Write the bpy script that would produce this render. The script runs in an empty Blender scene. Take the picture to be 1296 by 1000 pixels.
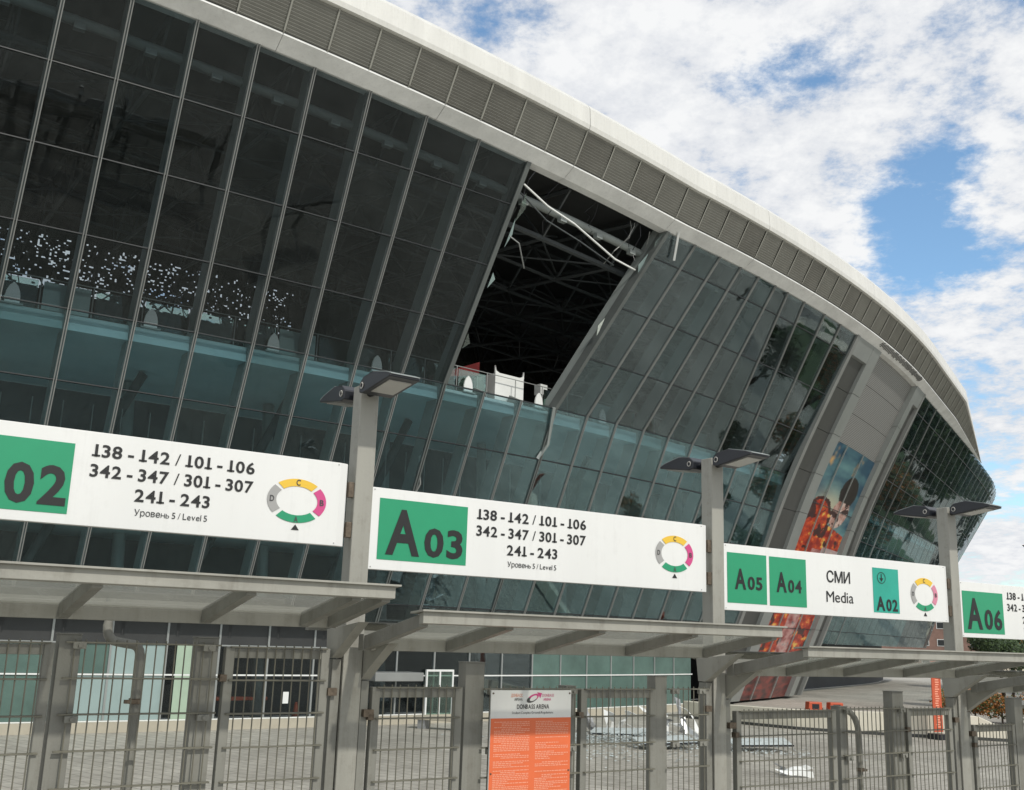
import bpy, math, random
from mathutils import Vector, Matrix
random.seed(7)
S = bpy.context.scene
COL = S.collection
# ------------------------------------------------------------------ camera, sky, sun, exposure
F_PX, PITCH, ROLL = 1325.4, 0.2255, 0.0335
cd = bpy.data.cameras.new('camera'); cam = bpy.data.objects.new('camera', cd); COL.objects.link(cam)
cd.sensor_fit = 'HORIZONTAL'; cd.sensor_width = 36.0; cd.lens = 36.0 * F_PX / 1296.0
cd.clip_start = 0.1; cd.clip_end = 6000
fwd = Vector((0, math.cos(PITCH), math.sin(PITCH))); rt = Vector((1, 0, 0)); up = rt.cross(fwd)
R_ = rt * math.cos(ROLL) + up * math.sin(ROLL); U_ = -rt * math.sin(ROLL) + up * math.cos(ROLL)
cam.matrix_world = Matrix(((R_.x, U_.x, -fwd.x, 0), (R_.y, U_.y, -fwd.y, 0), (R_.z, U_.z, -fwd.z, 0), (0, 0, 0, 1)))
S.camera = cam
S.view_settings.view_transform = 'Standard'; S.view_settings.look = 'None'
S.view_settings.exposure = -0.19; S.view_settings.gamma = 1; S.view_settings.use_curve_mapping = False
SUN_EL = math.radians(40); SUN_AZ = math.atan2(0.62, -0.78)          # azimuth clockwise from +Y
sd = bpy.data.lights.new('sun', 'SUN'); sd.energy = 2.7; sd.angle = math.radians(1.5); sd.color = (1.0, 0.95, 0.87)
sun = bpy.data.objects.new('sun', sd); COL.objects.link(sun)
sv = Vector((math.sin(SUN_AZ) * math.cos(SUN_EL), math.cos(SUN_AZ) * math.cos(SUN_EL), math.sin(SUN_EL)))
sun.rotation_euler = sv.to_track_quat('Z', 'Y').to_euler()
W = bpy.data.worlds.new('World'); S.world = W; W.use_nodes = True
nt = W.node_tree; N = nt.nodes; LK = nt.links; N.clear()
out = N.new('ShaderNodeOutputWorld'); bg = N.new('ShaderNodeBackground'); bg.inputs[1].default_value = 0.1
LK.new(bg.outputs[0], out.inputs[0])
sky = N.new('ShaderNodeTexSky'); sky.sky_type = 'NISHITA'; sky.sun_disc = False
sky.sun_elevation = SUN_EL; sky.sun_rotation = SUN_AZ; sky.air_density = 1.0; sky.dust_density = 0.6; sky.ozone_density = 1.6
def mth(op, a=None, b=None, c=None, t=None, clamp=False):
    n = (t or nt).nodes.new('ShaderNodeMath'); n.operation = op; n.use_clamp = clamp
    for k, v in enumerate((a, b, c)):
        if v is None: continue
        if isinstance(v, (int, float)): n.inputs[k].default_value = v
        else: (t or nt).links.new(v, n.inputs[k])
    return n.outputs[0]
tc = N.new('ShaderNodeTexCoord'); sx = N.new('ShaderNodeSeparateXYZ'); LK.new(tc.outputs['Generated'], sx.inputs[0])
zz = mth('ADD', mth('MAXIMUM', sx.outputs[2], 0.0), 0.22)
u_ = mth('DIVIDE', sx.outputs[0], zz); v_ = mth('DIVIDE', sx.outputs[1], zz)
cv = N.new('ShaderNodeCombineXYZ'); LK.new(u_, cv.inputs[0]); LK.new(v_, cv.inputs[1])
def noise(scale, detail, rough, vec, w=0.0, t=None):
    n = (t or nt).nodes.new('ShaderNodeTexNoise'); n.noise_dimensions = '4D'
    n.inputs['W'].default_value = w; n.inputs['Scale'].default_value = scale; n.inputs['Detail'].default_value = detail; n.inputs['Roughness'].default_value = rough
    (t or nt).links.new(vec, n.inputs['Vector']); return n.outputs[0]
n1 = noise(2.6, 9, 0.62, cv.outputs[0], 3.1); n2 = noise(8.5, 9, 0.66, cv.outputs[0], 8.7); n3 = noise(0.9, 4, 0.5, cv.outputs[0], 1.4)
n4 = noise(26, 7, .65, cv.outputs[0], 5.5)
dens = mth('ADD', mth('ADD', mth('MULTIPLY', n1, 0.55), mth('MULTIPLY', n2, 0.62)), mth('MULTIPLY', n4, .30)); dens = mth('ADD', dens, mth('MULTIPLY', n3, 0.35))
def gap(d, rad, amt):        # a hole in the clouds round a direction
    global dens
    q = d[2] / math.sqrt(d[0]**2 + d[1]**2 + d[2]**2); l = math.sqrt(d[0]**2 + d[1]**2 + d[2]**2)
    cu, cvv = d[0] / l / (q + .22), d[1] / l / (q + .22)
    du = mth('SUBTRACT', u_, cu); dv = mth('SUBTRACT', v_, cvv)
    r2 = mth('ADD', mth('MULTIPLY', du, du), mth('MULTIPLY', dv, dv))
    g = mth('EXPONENT', mth('MULTIPLY', r2, -1.0 / rad**2))
    dens = mth('SUBTRACT', dens, mth('MULTIPLY', g, amt))
gap((0.372, 0.931, 0.412), 0.075, 0.30); gap((0.386, 0.943, 0.365), 0.10, 0.28); gap((0.405, 0.921, 0.455), 0.05, 0.22)
gap((0.262, 0.902, 0.541), 0.055, 0.17); gap((0.215, 0.905, 0.525), 0.05, 0.13); gap((0.013, 0.9, 0.548), 0.05, 0.05)
gap((0.473, 0.995, 0.140), 0.26, 0.15); gap((0.46, 0.97, 0.06), 0.3, 0.10); gap((-0.033, 0.894, 0.576), 0.05, 0.05)
mr = N.new('ShaderNodeMapRange'); mr.interpolation_type = 'SMOOTHSTEP'; LK.new(dens, mr.inputs[0]); mr.inputs[1].default_value = 0.70; mr.inputs[2].default_value = 0.90
cr = N.new('ShaderNodeValToRGB'); LK.new(mth('ADD', mth('ADD', mth('MULTIPLY', n2, 0.5), mth('MULTIPLY', n1, 0.3)), mth('MULTIPLY', n4, .2)), cr.inputs[0])
cr.color_ramp.elements[0].position = 0.40; cr.color_ramp.elements[0].color = (7.1, 7.5, 8.3, 1)
cr.color_ramp.elements[1].position = 0.56; cr.color_ramp.elements[1].color = (10.6, 10.7, 10.8, 1)
mx = N.new('ShaderNodeMix'); mx.data_type = 'RGBA'
tint = N.new('ShaderNodeMix'); tint.data_type = 'RGBA'; tint.blend_type = 'MULTIPLY'; tint.inputs[0].default_value = 1
LK.new(sky.outputs[0], tint.inputs[6]); tint.inputs[7].default_value = (1.95, 2.25, 2.25, 1)
LK.new(mr.outputs[0], mx.inputs[0]); LK.new(tint.outputs[2], mx.inputs[6]); LK.new(cr.outputs[0], mx.inputs[7])
LK.new(mx.outputs[2], bg.inputs[0])

# ------------------------------------------------------------------ materials
def mat(name, col, rough=0.6, metal=0.0, var=0.12, scale=3.0, bump=0.0, bscale=40.0, spec=0.5, streak=False, dirt=0.0):
    m = bpy.data.materials.new(name); m.use_nodes = True; t = m.node_tree; b = t.nodes['Principled BSDF']
    b.inputs['Roughness'].default_value = rough; b.inputs['Metallic'].default_value = metal
    b.inputs['Specular IOR Level'].default_value = spec
    c = t.nodes.new('ShaderNodeTexCoord'); mp = t.nodes.new('ShaderNodeMapping'); t.links.new(c.outputs['Object'], mp.inputs[0])
    if streak: mp.inputs['Scale'].default_value = (1, 1, 0.12)
    f = noise(scale, 6, 0.65, mp.outputs[0], random.random() * 9, t)
    r = t.nodes.new('ShaderNodeValToRGB'); t.links.new(f, r.inputs[0])
    r.color_ramp.elements[0].position = 0.32; r.color_ramp.elements[1].position = 0.7
    r.color_ramp.elements[0].color = tuple(x * (1 - var) for x in col) + (1,)
    r.color_ramp.elements[1].color = tuple(min(1, x * (1 + var)) for x in col) + (1,)
    if dirt:
        mp2 = t.nodes.new('ShaderNodeMapping'); mp2.inputs['Scale'].default_value = (14, 14, .55); t.links.new(c.outputs['Object'], mp2.inputs[0])
        d1 = noise(1.0, 6, .7, mp2.outputs[0], 3.3, t); d2 = noise(9.0, 6, .75, c.outputs['Object'], 6.1, t)
        k = mth('MULTIPLY', mth('ADD', mth('MULTIPLY', d1, .6, t=t), mth('MULTIPLY', d2, .5, t=t), t=t), 1.0, t=t)
        q = t.nodes.new('ShaderNodeMapRange'); q.inputs[1].default_value = .56; q.inputs[2].default_value = .78; q.inputs[4].default_value = dirt; t.links.new(k, q.inputs[0])
        mm = t.nodes.new('ShaderNodeMix'); mm.data_type = 'RGBA'; t.links.new(q.outputs[0], mm.inputs[0]); t.links.new(r.outputs[0], mm.inputs[6]); mm.inputs[7].default_value = (.09, .075, .05, 1)
        t.links.new(mm.outputs[2], b.inputs['Base Color'])
        rg = t.nodes.new('ShaderNodeMapRange'); rg.inputs[3].default_value = rough-.1; rg.inputs[4].default_value = min(1, rough+.25); t.links.new(d2, rg.inputs[0]); t.links.new(rg.outputs[0], b.inputs['Roughness'])
    else: t.links.new(r.outputs[0], b.inputs['Base Color'])
    if bump:
        g = noise(bscale, 4, 0.6, c.outputs['Object'], 2.0, t); bp = t.nodes.new('ShaderNodeBump'); bp.inputs[0].default_value = bump; bp.inputs[1].default_value = 0.02
        t.links.new(g, bp.inputs['Height']); t.links.new(bp.outputs[0], b.inputs['Normal'])
    return m
M = {}
M['post'] = mat('painted_steel_beige', (0.33, 0.327, 0.287), 0.42, 0.0, 0.12, 2.2, 0.08, 60, streak=True, dirt=.5)
M['post2'] = mat('painted_steel_fence', (0.222, 0.222, 0.195), 0.42, 0.0, 0.15, 5, 0.08, 60, streak=True, dirt=.6)
M['rod'] = mat('rod_steel', (0.17, 0.165, 0.13), 0.45, 0.1, 0.15, 8)
M['dark'] = mat('dark_housing', (0.014, 0.016, 0.021), 0.33, 0.0, 0.2, 8)
M['lens'] = mat('lamp_lens', (0.42, 0.41, 0.38), 0.2, 0.0, 0.06)
M['sign'] = mat('sign_white', (0.77, 0.78, 0.76), 0.34, 0.0, 0.04, 1.2, streak=True, dirt=.12)
M['green'] = mat('sign_green', (0.018, 0.30, 0.145), 0.4, 0, 0.05)
M['teal'] = mat('sign_teal', (0.02, 0.36, 0.27), 0.4, 0, 0.12, 3)
M['ink'] = mat('sign_ink', (0.012, 0.013, 0.013), 0.5, 0, 0.1)
M['grey_ink'] = mat('sign_grey_ink', (0.06, 0.06, 0.06), 0.5, 0, 0.1)
M['yellow'] = mat('ring_yellow', (0.80, 0.52, 0.05), 0.45, 0, 0.05)
M['pink'] = mat('ring_pink', (0.62, 0.07, 0.24), 0.45, 0, 0.05)
M['pinkpale'] = mat('ring_pink_faded', (0.66, 0.24, 0.34), 0.45, 0, 0.05)
M['rgrey'] = mat('ring_grey', (0.36, 0.36, 0.35), 0.45, 0, 0.05)
M['orange'] = mat('board_orange', (0.76, 0.16, 0.055), 0.45, 0, 0.05)
M['orangepale'] = mat('board_print_pale', (0.82, 0.36, 0.24), 0.5, 0, 0.05)
M['rust'] = mat('hinge_steel', (0.15, 0.12, 0.09), 0.5, 0.6, 0.4, 30)
M['alu'] = mat('mullion_aluminium', (0.27, 0.28, 0.27), 0.38, 0.25, 0.10, 1.0)
M['alu_dark'] = mat('transom_gasket', (0.02, 0.024, 0.025), 0.5, 0, 0.1)
M['fin'] = mat('inner_fin', (0.26, 0.29, 0.28), 0.5, 0, 0.10, 1.0)
M['edge_steel'] = mat('edge_steel', (0.13, 0.145, 0.14), 0.45, 0.2, 0.15, 1.0)
M['fascia'] = mat('roof_fascia_white', (0.66, 0.66, 0.62), 0.35, 0.0, 0.08, 1.6, streak=True, dirt=.18)
M['soffit_band'] = mat('lower_fascia', (0.80, 0.81, 0.79), 0.3, 0.0, 0.14, 0.9, dirt=.2)
M['louver'] = mat('louver_metal', (0.255, 0.255, 0.23), 0.5, 0.15, 0.10, 1.0)
M['louver2'] = mat('louver_metal_dull', (0.23, 0.228, 0.205), 0.55, 0.2, 0.14, 1.0)
M['seam'] = mat('louver_seam', (0.34, 0.34, 0.30), 0.5, 0.2, 0.05)
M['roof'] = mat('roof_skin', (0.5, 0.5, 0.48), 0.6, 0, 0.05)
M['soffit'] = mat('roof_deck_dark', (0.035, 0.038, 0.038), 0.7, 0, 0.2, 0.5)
M['truss'] = mat('truss_steel', (0.075, 0.085, 0.088), 0.5, 0.2, 0.15)
M['slab'] = mat('deck_edge', (0.38, 0.48, 0.49), 0.6, 0, 0.06, 1)
M['slabsoff'] = mat('deck_soffit', (0.46, 0.60, 0.63), 0.7, 0, 0.10, 0.4)
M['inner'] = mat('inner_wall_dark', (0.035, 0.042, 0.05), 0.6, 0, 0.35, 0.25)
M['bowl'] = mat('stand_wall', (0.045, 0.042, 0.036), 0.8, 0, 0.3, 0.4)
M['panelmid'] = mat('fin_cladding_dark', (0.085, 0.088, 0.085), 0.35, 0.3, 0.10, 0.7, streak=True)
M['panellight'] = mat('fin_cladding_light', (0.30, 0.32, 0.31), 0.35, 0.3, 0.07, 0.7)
M['white'] = mat('white_plain', (0.74, 0.76, 0.74), 0.5, 0, 0.04)
M['tent'] = mat('red_cloth', (0.16, 0.012, 0.012), 0.8, 0, 0.2)
M['plinth'] = mat('plinth_concrete', (0.42, 0.39, 0.31), 0.8, 0, 0.10, 1.2, 0.1)
M['palewall'] = mat('pale_wall', (0.74, 0.70, 0.58), 0.8, 0, 0.10, 0.8, 0.1)
M['mint'] = mat('mint_panel', (0.36, 0.47, 0.36), 0.25, 0, 0.05)
M['ice'] = mat('frosted_panel', (0.28, 0.37, 0.36), 0.25, 0, 0.08, 0.8)
M['tealpanel'] = mat('teal_panel', (0.085, 0.145, 0.125), 0.2, 0, 0.25, 0.8)
M['leaf'] = mat('leaf', (0.055, 0.095, 0.028), 0.6, 0, 0.45, 1.5)
M['leaf2'] = mat('leaf_dark', (0.035, 0.065, 0.025), 0.6, 0, 0.45, 1.5)
M['leafor'] = mat('leaf_autumn', (0.30, 0.12, 0.025), 0.7, 0, 0.5, 2)
M['bark'] = mat('bark', (0.09, 0.07, 0.05), 0.9, 0, 0.3)
M['lawn'] = mat('lawn', (0.045, 0.085, 0.025), 0.9, 0, 0.35, 0.6)
M['brick'] = mat('far_brick', (0.24, 0.15, 0.12), 0.9, 0, 0.2, 1)
M['debris'] = mat('broken_glass', (0.62, 0.68, 0.67), 0.25, 0, 0.2, 6)
M['bent'] = mat('bent_metal', (0.33, 0.34, 0.34), 0.4, 0.5, 0.4, 3)
M['cone'] = mat('orange_plastic', (0.52, 0.09, 0.035), 0.5, 0, 0.1)

def glass(name, tcol, gcol, gl=1.0, frost=0.0, dust=0.03):
    m = bpy.data.materials.new(name); m.use_nodes = True; t = m.node_tree; t.nodes.clear()
    o = t.nodes.new('ShaderNodeOutputMaterial'); tr = t.nodes.new('ShaderNodeBsdfTransparent'); g = t.nodes.new('ShaderNodeBsdfGlossy')
    tr.inputs[0].default_value = tcol + (1,); g.inputs[0].default_value = gcol + (1,); g.inputs['Roughness'].default_value = 0.015
    fr = t.nodes.new('ShaderNodeFresnel'); fr.inputs[0].default_value = 1.5
    f = mth('MULTIPLY', mth('POWER', fr.outputs[0], 0.9, t=t), gl, t=t, clamp=True)
    c = t.nodes.new('ShaderNodeTexCoord'); nn = noise(0.35, 3, 0.5, c.outputs['Object'], 1.0, t)
    bp = t.nodes.new('ShaderNodeBump'); bp.inputs[0].default_value = 0.25; bp.inputs[1].default_value = 0.03; t.links.new(nn, bp.inputs['Height']); t.links.new(bp.outputs[0], g.inputs['Normal'])
    mix = t.nodes.new('ShaderNodeMixShader'); t.links.new(f, mix.inputs[0]); t.links.new(tr.outputs[0], mix.inputs[1]); t.links.new(g.outputs[0], mix.inputs[2])
    last = mix
    # thin film of dust lit by daylight
    df = t.nodes.new('ShaderNodeBsdfDiffuse'); df.inputs[0].default_value = (0.30, 0.32, 0.30, 1)
    m2 = t.nodes.new('ShaderNodeMixShader')
    dn = noise(1.3, 5, 0.6, c.outputs['Object'], 4.0, t)
    t.links.new(mth('MULTIPLY', dn, dust, t=t), m2.inputs[0]); t.links.new(mix.outputs[0], m2.inputs[1]); t.links.new(df.outputs[0], m2.inputs[2]); last = m2
    t.links.new(last.outputs[0], o.inputs[0]); return m
M['glass'] = glass('facade_glass', (0.66, 0.70, 0.715), (0.88, 0.96, 0.98), 0.46, dust=.018)
M['glasslow'] = glass('facade_glass_lower', (0.76, 0.86, 0.885), (0.84, 0.96, 0.98), 0.5, dust=.02)
M['glasslow2'] = glass('facade_glass_lower_dusty', (0.70, 0.81, 0.83), (0.84, 0.96, 0.98), 0.6, dust=.04)
M['glass2'] = glass('facade_glass_dusty', (0.62, 0.665, 0.68), (0.84, 0.94, 0.96), 0.5, dust=.045)
M['glass3'] = glass('facade_glass_deep', (0.64, 0.69, 0.71), (0.85, 0.96, 0.975), 0.44, dust=.012)
M['glassclear'] = glass('clear_glass', (0.72, 0.82, 0.78), (0.9, 1, 0.97), 1.0)
cg = bpy.data.materials.new('canopy_frosted_glass'); cg.use_nodes = True; t = cg.node_tree; t.nodes.clear()
o_ = t.nodes.new('ShaderNodeOutputMaterial'); tl = t.nodes.new('ShaderNodeBsdfTranslucent'); tl.inputs[0].default_value = (.38, .38, .345, 1); td_ = t.nodes.new('ShaderNodeBsdfTransparent'); td_.inputs[0].default_value = (.9, .9, .87, 1)
ms = t.nodes.new('ShaderNodeMixShader'); c = t.nodes.new('ShaderNodeTexCoord'); t.links.new(mth('ADD', mth('MULTIPLY', noise(1.6, 5, .6, c.outputs['Object'], 2, t), .5, t=t), .12, t=t), ms.inputs[0]); t.links.new(td_.outputs[0], ms.inputs[1]); t.links.new(tl.outputs[0], ms.inputs[2]); t.links.new(ms.outputs[0], o_.inputs[0])
M['canopyglass'] = cg

# ------------------------------------------------------------------ mesh helpers
class MB:
    def __init__(s): s.v = []; s.f = []; s.m = []
    def quad(s, a, b, c, d, mi=0):
        n = len(s.v); s.v += [tuple(a), tuple(b), tuple(c), tuple(d)]; s.f.append((n, n+1, n+2, n+3)); s.m.append(mi)
    def poly(s, pts, mi=0):
        n = len(s.v); s.v += [tuple(p) for p in pts]; s.f.append(tuple(range(n, n+len(pts)))); s.m.append(mi)
    def hexa(s, p, mi=0):     # 8 points: bottom loop 0-3, top loop 4-7
        n = len(s.v); s.v += [tuple(q) for q in p]
        for f in ((0,3,2,1),(4,5,6,7),(0,1,5,4),(1,2,6,5),(2,3,7,6),(3,0,4,7)): s.f.append(tuple(n+k for k in f)); s.m.append(mi)
    def box(s, x0, x1, y0, y1, z0, z1, mi=0):
        s.hexa([(x0,y0,z0),(x1,y0,z0),(x1,y1,z0),(x0,y1,z0),(x0,y0,z1),(x1,y0,z1),(x1,y1,z1),(x0,y1,z1)], mi)
    def tube(s, pts, r, n=6, mi=0, closed=False):
        pts = [Vector(p) for p in pts]; base = len(s.v); k = len(pts)
        for i, p in enumerate(pts):
            a = pts[max(i-1, 0)]; b = pts[min(i+1, k-1)]; d = (b-a).normalized()
            x = d.cross(Vector((0,0,1)))
            if x.length < 1e-3: x = Vector((1,0,0))
            x.normalize(); y = x.cross(d); rr = r[i] if isinstance(r, (list, tuple)) else r
            for j in range(n):
                t = 2*math.pi*(j+.5)/n; s.v.append(tuple(p + (x*math.cos(t) + y*math.sin(t))*rr))
        for i in range(k-1):
            for j in range(n): s.f.append((base+i*n+j, base+i*n+(j+1)%n, base+(i+1)*n+(j+1)%n, base+(i+1)*n+j)); s.m.append(mi)
        s.f.append(tuple(base+j for j in range(n))); s.m.append(mi)
        s.f.append(tuple(base+(k-1)*n+j for j in reversed(range(n)))); s.m.append(mi)
    def prism(s, prof, y0, y1, axis='y', mi=0):   # profile polygon (a,b) extruded
        n = len(prof); b = len(s.v)
        for yy in (y0, y1):
            for (p, q) in prof:
                s.v.append({'y': (p, yy, q), 'x': (yy, p, q), 'z': (p, q, yy)}[axis])
        s.f.append(tuple(b+k for k in range(n))); s.f.append(tuple(b+n+k for k in reversed(range(n)))); s.m += [mi, mi]
        for k in range(n): s.f.append((b+k, b+n+k, b+n+(k+1)%n, b+(k+1)%n)); s.m.append(mi)
    def mesh(s, name, mats, smooth=False, recalc=True):
        me = bpy.data.meshes.new(name); me.from_pydata(s.v, [], s.f)
        for m in (mats if isinstance(mats, (list, tuple)) else [mats]): me.materials.append(m)
        if any(s.m):
            for p, mi in zip(me.polygons, s.m): p.material_index = mi
        if recalc:
            import bmesh
            bm = bmesh.new(); bm.from_mesh(me); bmesh.ops.recalc_face_normals(bm, faces=bm.faces); bm.to_mesh(me); bm.free()
        if smooth: me.polygons.foreach_set('use_smooth', [True]*len(me.polygons))
        me.update(); return me
def link(name, data, parent=None):
    o = bpy.data.objects.new(name, data); COL.objects.link(o)
    if parent is not None: o.parent = parent
    return o
def tag(o, label=None, cat=None, group=None, kind=None):
    if label: o['label'] = label
    if cat: o['category'] = cat
    if group: o['group'] = group
    if kind: o['kind'] = kind
    return o
def thing(name, label, cat, loc=(0,0,0), rz=0.0, group=None):
    o = link(name, None); o.location = loc; o.rotation_euler = (0,0,rz); return tag(o, label, cat, group)
def bevel(o, w=0.004, seg=2):
    m = o.modifiers.new('bevel', 'BEVEL'); m.width = w; m.segments = seg; m.limit_method = 'ANGLE'; return o
CACHE = {}
def part(name, key, fn, mats, parent, smooth=False, bev=0):
    if key not in CACHE:
        b = MB(); fn(b); CACHE[key] = b.mesh(name, mats, smooth)
    o = link(name, CACHE[key], parent)
    if bev: bevel(o, bev)
    return o

# ------------------------------------------------------------------ stadium surface
CX, CY, RR, G = -74.0, 123.3, 111.56, -3.45
def ee(th):
    if th < -31: return 0.0
    if th < -12: return 0.0175*(th+31)**2
    return 0.0175*361 + 0.665*(th+12)
def P(th, o, z):
    r = RR + o + ee(th); a = math.radians(th); return Vector((CX + r*math.cos(a), CY + r*math.sin(a), z))
def zt(th):
    i = (th+57.95)/0.976; return 17.2 - 0.1*min(max(i, -6), 12)
TH_T = [-60.9,-59.9,-58.88,-57.87,-57.03,-56.13,-55.22,-54.31,-53.35,-52.29,-51.22,-50.12,-48.9,-47.6,-46.33,-45.41,-44.51,-43.70,-42.94,-42.19,-41.60,-40.75,-39.59,-38.58,-37.47]
TH_D = [-60.88,-59.9,-58.93] + [-57.95+0.976*i for i in range(16)] + [-42.3,-41.1,-40.02,-39.02,-38.05,-36.83]
# station index k = i+3 ; opening is between k=11 and k=14 ; the last station (k=24) borders the fin
OPEN0, OPEN1 = 11, 14
def U(tt, td, z, o=0.0):      # upper zone point, o = offset outward from the glass plane
    ztop = zt(tt); s = (z-9.0)/(ztop-9.0); th = td + (tt-td)*s
    return P(th, 4.35*s + o, z + o*(-0.0))
def Lw(td, z, o=0.0): return P(td, 0.42*(z-9.0) + o, z)
ULV = [9.0, 11.0, 13.0, 15.0, None]
LLV = [9.0, 7.0, 5.0, 3.0, 1.0, 0.1]
stad = thing('stadium', 'large glass stadium with outward leaning facade, missing panes and louvred roof edge', 'stadium', (0,0,0))
def quadbox(b, a0, a1, a2, a3, n, th, mi=0):
    n = n*th; b.hexa([a0, a1, a2, a3, a0+n, a1+n, a2+n, a3+n], mi)
def make_pane(b, c, inset=0.035):
    ctr = (c[0]+c[1]+c[2]+c[3])/4
    ax = (c[1]-c[0]).normalized(); az_ = (c[3]-c[0]).normalized(); n = ax.cross(az_).normalized()
    p = [c[0]+(ax+az_)*inset, c[1]+(-ax+az_)*inset, c[2]+(-ax-az_)*inset, c[3]+(ax-az_)*inset]
    tilt = n*random.uniform(-0.006, 0.006); p[0] = p[0]+tilt; p[2] = p[2]-tilt
    b.hexa([p[0]-n*.012, p[1]-n*.012, p[2]-n*.012, p[3]-n*.012, p[0]+n*.012, p[1]+n*.012, p[2]+n*.012, p[3]+n*.012])
stA = list(zip(TH_T, TH_D))
stB = [(-29.80+1.12*j, -28.0+1.08*j) for j in range(0, 26)]
far = MB(); npane = 0
def lv(sect_top): return [9.0, 11.0, 13.0, 15.0, sect_top]
for sect, st in (('A', stA), ('B', stB)):
    for k in range(len(st)-1):
        (t0, d0), (t1, d1) = st[k], st[k+1]
        quads = []
        for r in range(4):
            if sect == 'A' and OPEN0 <= k < OPEN1: continue
            za0, za1 = ULV[r], ULV[r]
            zb0 = ULV[r+1] if ULV[r+1] else zt(t0)-.03; zb1 = ULV[r+1] if ULV[r+1] else zt(t1)-.03
            quads.append([U(t0,d0,za0), U(t1,d1,za1), U(t1,d1,zb1), U(t0,d0,zb0)])
        for r in range(5):
            quads.append([Lw(d0,LLV[r+1]), Lw(d1,LLV[r+1]), Lw(d1,LLV[r]), Lw(d0,LLV[r])])
        for c in quads:
            if npane < 294 and (sect == 'A' or k < 12) and not (sect == 'A' and c is quads[-1]):
                b = MB(); make_pane(b, c); link('glass_pane', b.mesh('glass_pane', M[random.choice(('glass', 'glass', 'glass2', 'glass3') if c[2].z > 9.2 else ('glasslow', 'glasslow', 'glasslow2'))], recalc=False), stad); npane += 1
            else: make_pane(far, c)
tag(link('far_glass_panes', far.mesh('far_glass_panes', M['glass'], recalc=False), stad), kind='stuff')
# mullions: two aluminium cap strips with a joint between, following the facade
def ribbon(b, pts, w0, w1, o0, o1, mi=0):      # pts: list of (th, out, z); tangential offsets w0..w1, radial offsets o0..o1
    prev = None
    for (th, o, z) in pts:
        a = math.radians(th); tg = Vector((-math.sin(a), math.cos(a), 0)); n = Vector((math.cos(a), math.sin(a), -0.45)).normalized()
        p = P(th, o, z); q = [p+tg*w0+n*o0, p+tg*w1+n*o0, p+tg*w1+n*o1, p+tg*w0+n*o1]
        if prev: b.hexa(prev + q, mi)
        prev = q
def mpts(t, d, upper=True, lower=True, zb=0.1):
    L_ = []
    if lower: L_ += [(d, 0.42*(z-9), z) for z in (zb, 3.0, 6.0)] + ([(d, 0, 9.0)] if not upper else [])
    if upper:
        for s in (0, .33, .66, 1):
            z = 9 + (zt(t)-.02-9)*s; L_.append((d+(t-d)*s, 4.35*s, z))
    return L_
for sect, st in (('A', stA), ('B', stB)):
    for k, (t, d) in enumerate(st):
        upr = not (sect == 'A' and OPEN0 < k < OPEN1)
        pts = mpts(t, d, upr)
        b = MB()
        if k in (OPEN0, OPEN1) and sect == 'A':
            ribbon(b, mpts(t, d, True, False), -0.09, 0.09, -0.34, 0.06)
            ribbon(b, mpts(t, d, False, True), -0.075, -0.02, -0.03, 0.05); ribbon(b, mpts(t, d, False, True), 0.02, 0.075, -0.03, 0.05)
            o = link('mullion', b.mesh('mullion', M['edge_steel']), stad); o['label'] = 'bare structural mullion at the edge of the missing glazing'
        else:
            bright = sect == 'A' or k in (0, 2)
            w = 0.05 if bright else 0.03
            ribbon(b, pts, -w, -0.02 if bright else -.008, -0.03, 0.045 if bright else .012); ribbon(b, pts, 0.02 if bright else .008, w, -0.03, 0.045 if bright else .012)
            link('mullion', b.mesh('mullion', M['alu'] if bright else M['fin']), stad)
        b = MB(); ribbon(b, pts, -0.06, 0.06, -0.72, -0.12)
        link('inner_fin', b.mesh('inner_fin', M['fin']), stad)
def arc(st, z, zone):
    res = []
    for k, (t, d) in enumerate(st):
        if zone == 'u': s = (z-9)/(zt(t)-9); res.append((d+(t-d)*s, 4.35*s, z))
        else: res.append((d, .42*(z-9), z))
    return res
for sect, st in (('A', stA), ('B', stB)):
    for zone, zs in (('u', (9.0, 11.0, 13.0, 15.0)), ('l', (7.0, 5.0, 3.0, 1.0))):
        for z in zs:
            pts = arc(st, z, zone)
            runs = [pts] if not (sect == 'A' and zone == 'u' and z > 9.5) else [pts[:OPEN0+1], pts[OPEN1:]]
            for rn in runs:
                b = MB(); prev = None
                for (th, o, zz_) in rn:
                    a = math.radians(th); n = Vector((math.cos(a), math.sin(a), 0)); p = P(th, o, zz_)
                    q = [p - n*.10 - Vector((0,0,.017)), p + n*.013 - Vector((0,0,.017)), p + n*.013 + Vector((0,0,.017)), p - n*.10 + Vector((0,0,.017))]
                    if prev: b.hexa(prev + q)
                    prev = q
                link('transom', b.mesh('transom', M['alu_dark']), stad)
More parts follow.
